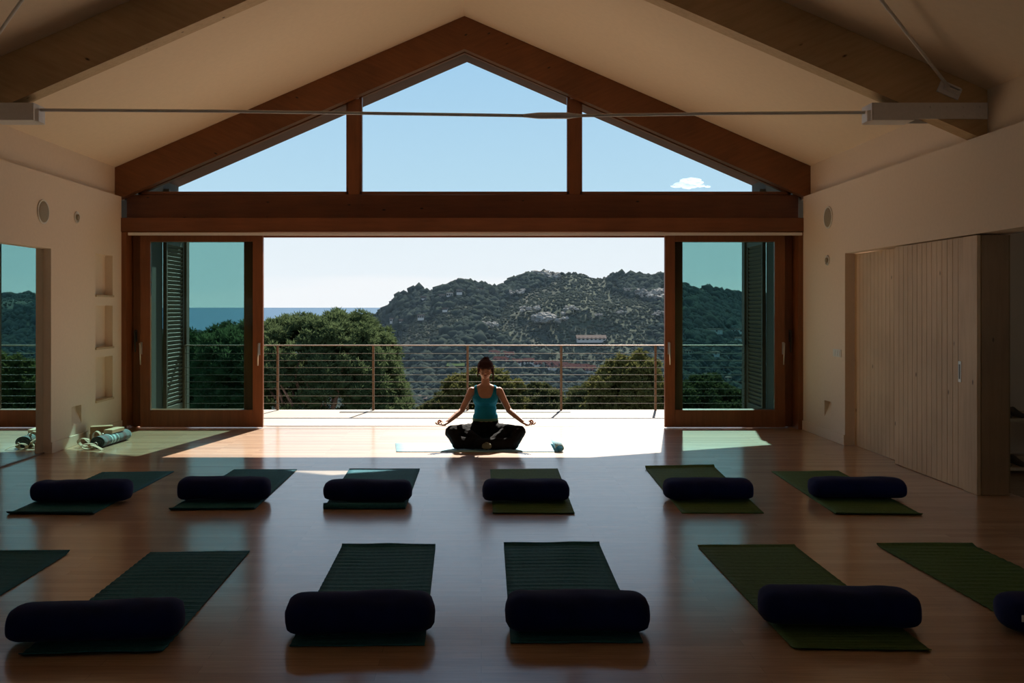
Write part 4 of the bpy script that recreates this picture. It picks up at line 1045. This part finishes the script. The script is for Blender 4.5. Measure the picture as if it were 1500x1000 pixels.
# cloud
bm_=bmesh.new(); random.seed(12)
c0=Vector(at(1010,270,1500))
for k in range(38):
    t_=bmesh.new(); bmesh.ops.create_icosphere(t_,subdivisions=3,radius=1)
    u=random.uniform(-1,1); hgt=(1-abs(u))**.8; r=random.uniform(4,8)*(.35+hgt*.7)
    ox=u*34+random.uniform(-2,2); oz=random.uniform(0,1)*hgt*15*(1.0 if -.3<u<.9 else .6)-4
    for v_ in t_.verts:
        q=v_.co*(1+.35*noise.noise(v_.co*2+Vector((k*5,0,0)))); v_.co=Vector((q.x*r*1.3+ox,q.y*r+random.uniform(-.2,.2),q.z*r*.55+oz))
    me_=bpy.data.meshes.new('t'); t_.to_mesh(me_); t_.free(); bm_.from_mesh(me_); bpy.data.meshes.remove(me_)
me_=bpy.data.meshes.new('cloud'); bm_.to_mesh(me_); bm_.free()
md=bpy.data.objects.new('t',me_); COL.objects.link(md); q_=md.modifiers.new('r','REMESH'); q_.mode='VOXEL'; q_.voxel_size=.7; q_=md.modifiers.new('s','SMOOTH'); q_.iterations=3
res_=bpy.data.meshes.new_from_object(md.evaluated_get(bpy.context.evaluated_depsgraph_get())); bpy.data.objects.remove(md); me_=res_; me_.materials.clear()
t=NT('cloud_vapour'); d=t.n('ShaderNodeBsdfDiffuse'); d.inputs[0].default_value=(.97,.97,.97,1); tl=t.n('ShaderNodeBsdfTranslucent'); tl.inputs[0].default_value=(.98,.98,.98,1); mx=t.n('ShaderNodeMixShader'); mx.inputs[0].default_value=.75
t.l(d.outputs[0],mx.inputs[1]); t.l(tl.outputs[0],mx.inputs[2]); t.l(mx.outputs[0],t.out.inputs[0])
o=link('cloud',me_,t.m,None,True); o.location=c0; tag(o,'small white puffy cloud in the sky behind the right gable pane','cloud')

# ------------------------------------------------------------ light
el=math.radians(44.0); ce_=math.cos(el)
dv=Vector((-.2147*ce_,-.9767*ce_,-math.sin(el)))
sn=bpy.data.lights.new('sun','SUN'); sn.energy=12.5; sn.color=(1,.93,.82); sn.angle=math.radians(.53)
so=bpy.data.objects.new('sun',sn); COL.objects.link(so); so.rotation_euler=dv.to_track_quat('-Z','Y').to_euler(); so.location=(3,25,20)
w=bpy.data.worlds.new('sky'); S.world=w; w.use_nodes=True; nt=w.node_tree; nt.nodes.clear()
out=nt.nodes.new('ShaderNodeOutputWorld'); bg=nt.nodes.new('ShaderNodeBackground'); tc=nt.nodes.new('ShaderNodeTexCoord'); sx=nt.nodes.new('ShaderNodeSeparateXYZ'); rp=nt.nodes.new('ShaderNodeValToRGB')
nt.links.new(tc.outputs['Generated'],sx.inputs[0]); nt.links.new(sx.outputs['Z'],rp.inputs[0])
e=rp.color_ramp.elements
stops=[(0,(.84,.90,.95)),(.03,(.82,.89,.94)),(.075,(.78,.87,.93)),(.125,(.60,.765,.88)),(.27,(.45,.655,.85)),(.5,(.30,.50,.80)),(1,(.20,.38,.72))]
while len(e)<len(stops): e.new(.5)
for i,(a,c) in enumerate(stops): e[i].position=a; e[i].color=c+(1,)
# soft low cloud bank over the sea
nz=nt.nodes.new('ShaderNodeTexNoise'); nz.inputs['Scale'].default_value=3; nz.inputs['Detail'].default_value=5
mp=nt.nodes.new('ShaderNodeMapping'); mp.inputs['Scale'].default_value=(1,1,9); nt.links.new(tc.outputs['Generated'],mp.inputs[0]); nt.links.new(mp.outputs[0],nz.inputs['Vector'])
ad=nt.nodes.new('ShaderNodeMath'); ad.operation='MULTIPLY_ADD'; ad.inputs[1].default_value=.05; nt.links.new(nz.outputs[0],ad.inputs[0]); nt.links.new(sx.outputs['Z'],ad.inputs[2])
mr_=nt.nodes.new('ShaderNodeMapRange'); mr_.interpolation_type='SMOOTHSTEP'; mr_.inputs[1].default_value=.045; mr_.inputs[2].default_value=.060; mr_.inputs[3].default_value=.75; mr_.inputs[4].default_value=0
nt.links.new(ad.outputs[0],mr_.inputs[0])
mc=nt.nodes.new('ShaderNodeMix'); mc.data_type='RGBA'; nt.links.new(mr_.outputs[0],mc.inputs[0]); nt.links.new(rp.outputs[0],mc.inputs[6]); mc.inputs[7].default_value=(.92,.94,.96,1)
nt.links.new(mc.outputs[2],bg.inputs[0]); bg.inputs[1].default_value=1.0; nt.links.new(bg.outputs[0],out.inputs[0])

# thin sea haze lying in the valley
t=NT('valley_haze'); vs=t.n('ShaderNodeVolumeScatter'); vs.inputs['Color'].default_value=(.58,.80,1,1); vs.inputs['Density'].default_value=.00007; vs.inputs['Anisotropy'].default_value=.0
t.l(vs.outputs[0],t.out.inputs['Volume'])
b=MB(); b.box(-1500,1500,120,1100,-61,420); o=b.build('valley_haze',t.m); tag(o,'thin bluish haze between the terrace and the hill','haze',None,'stuff')
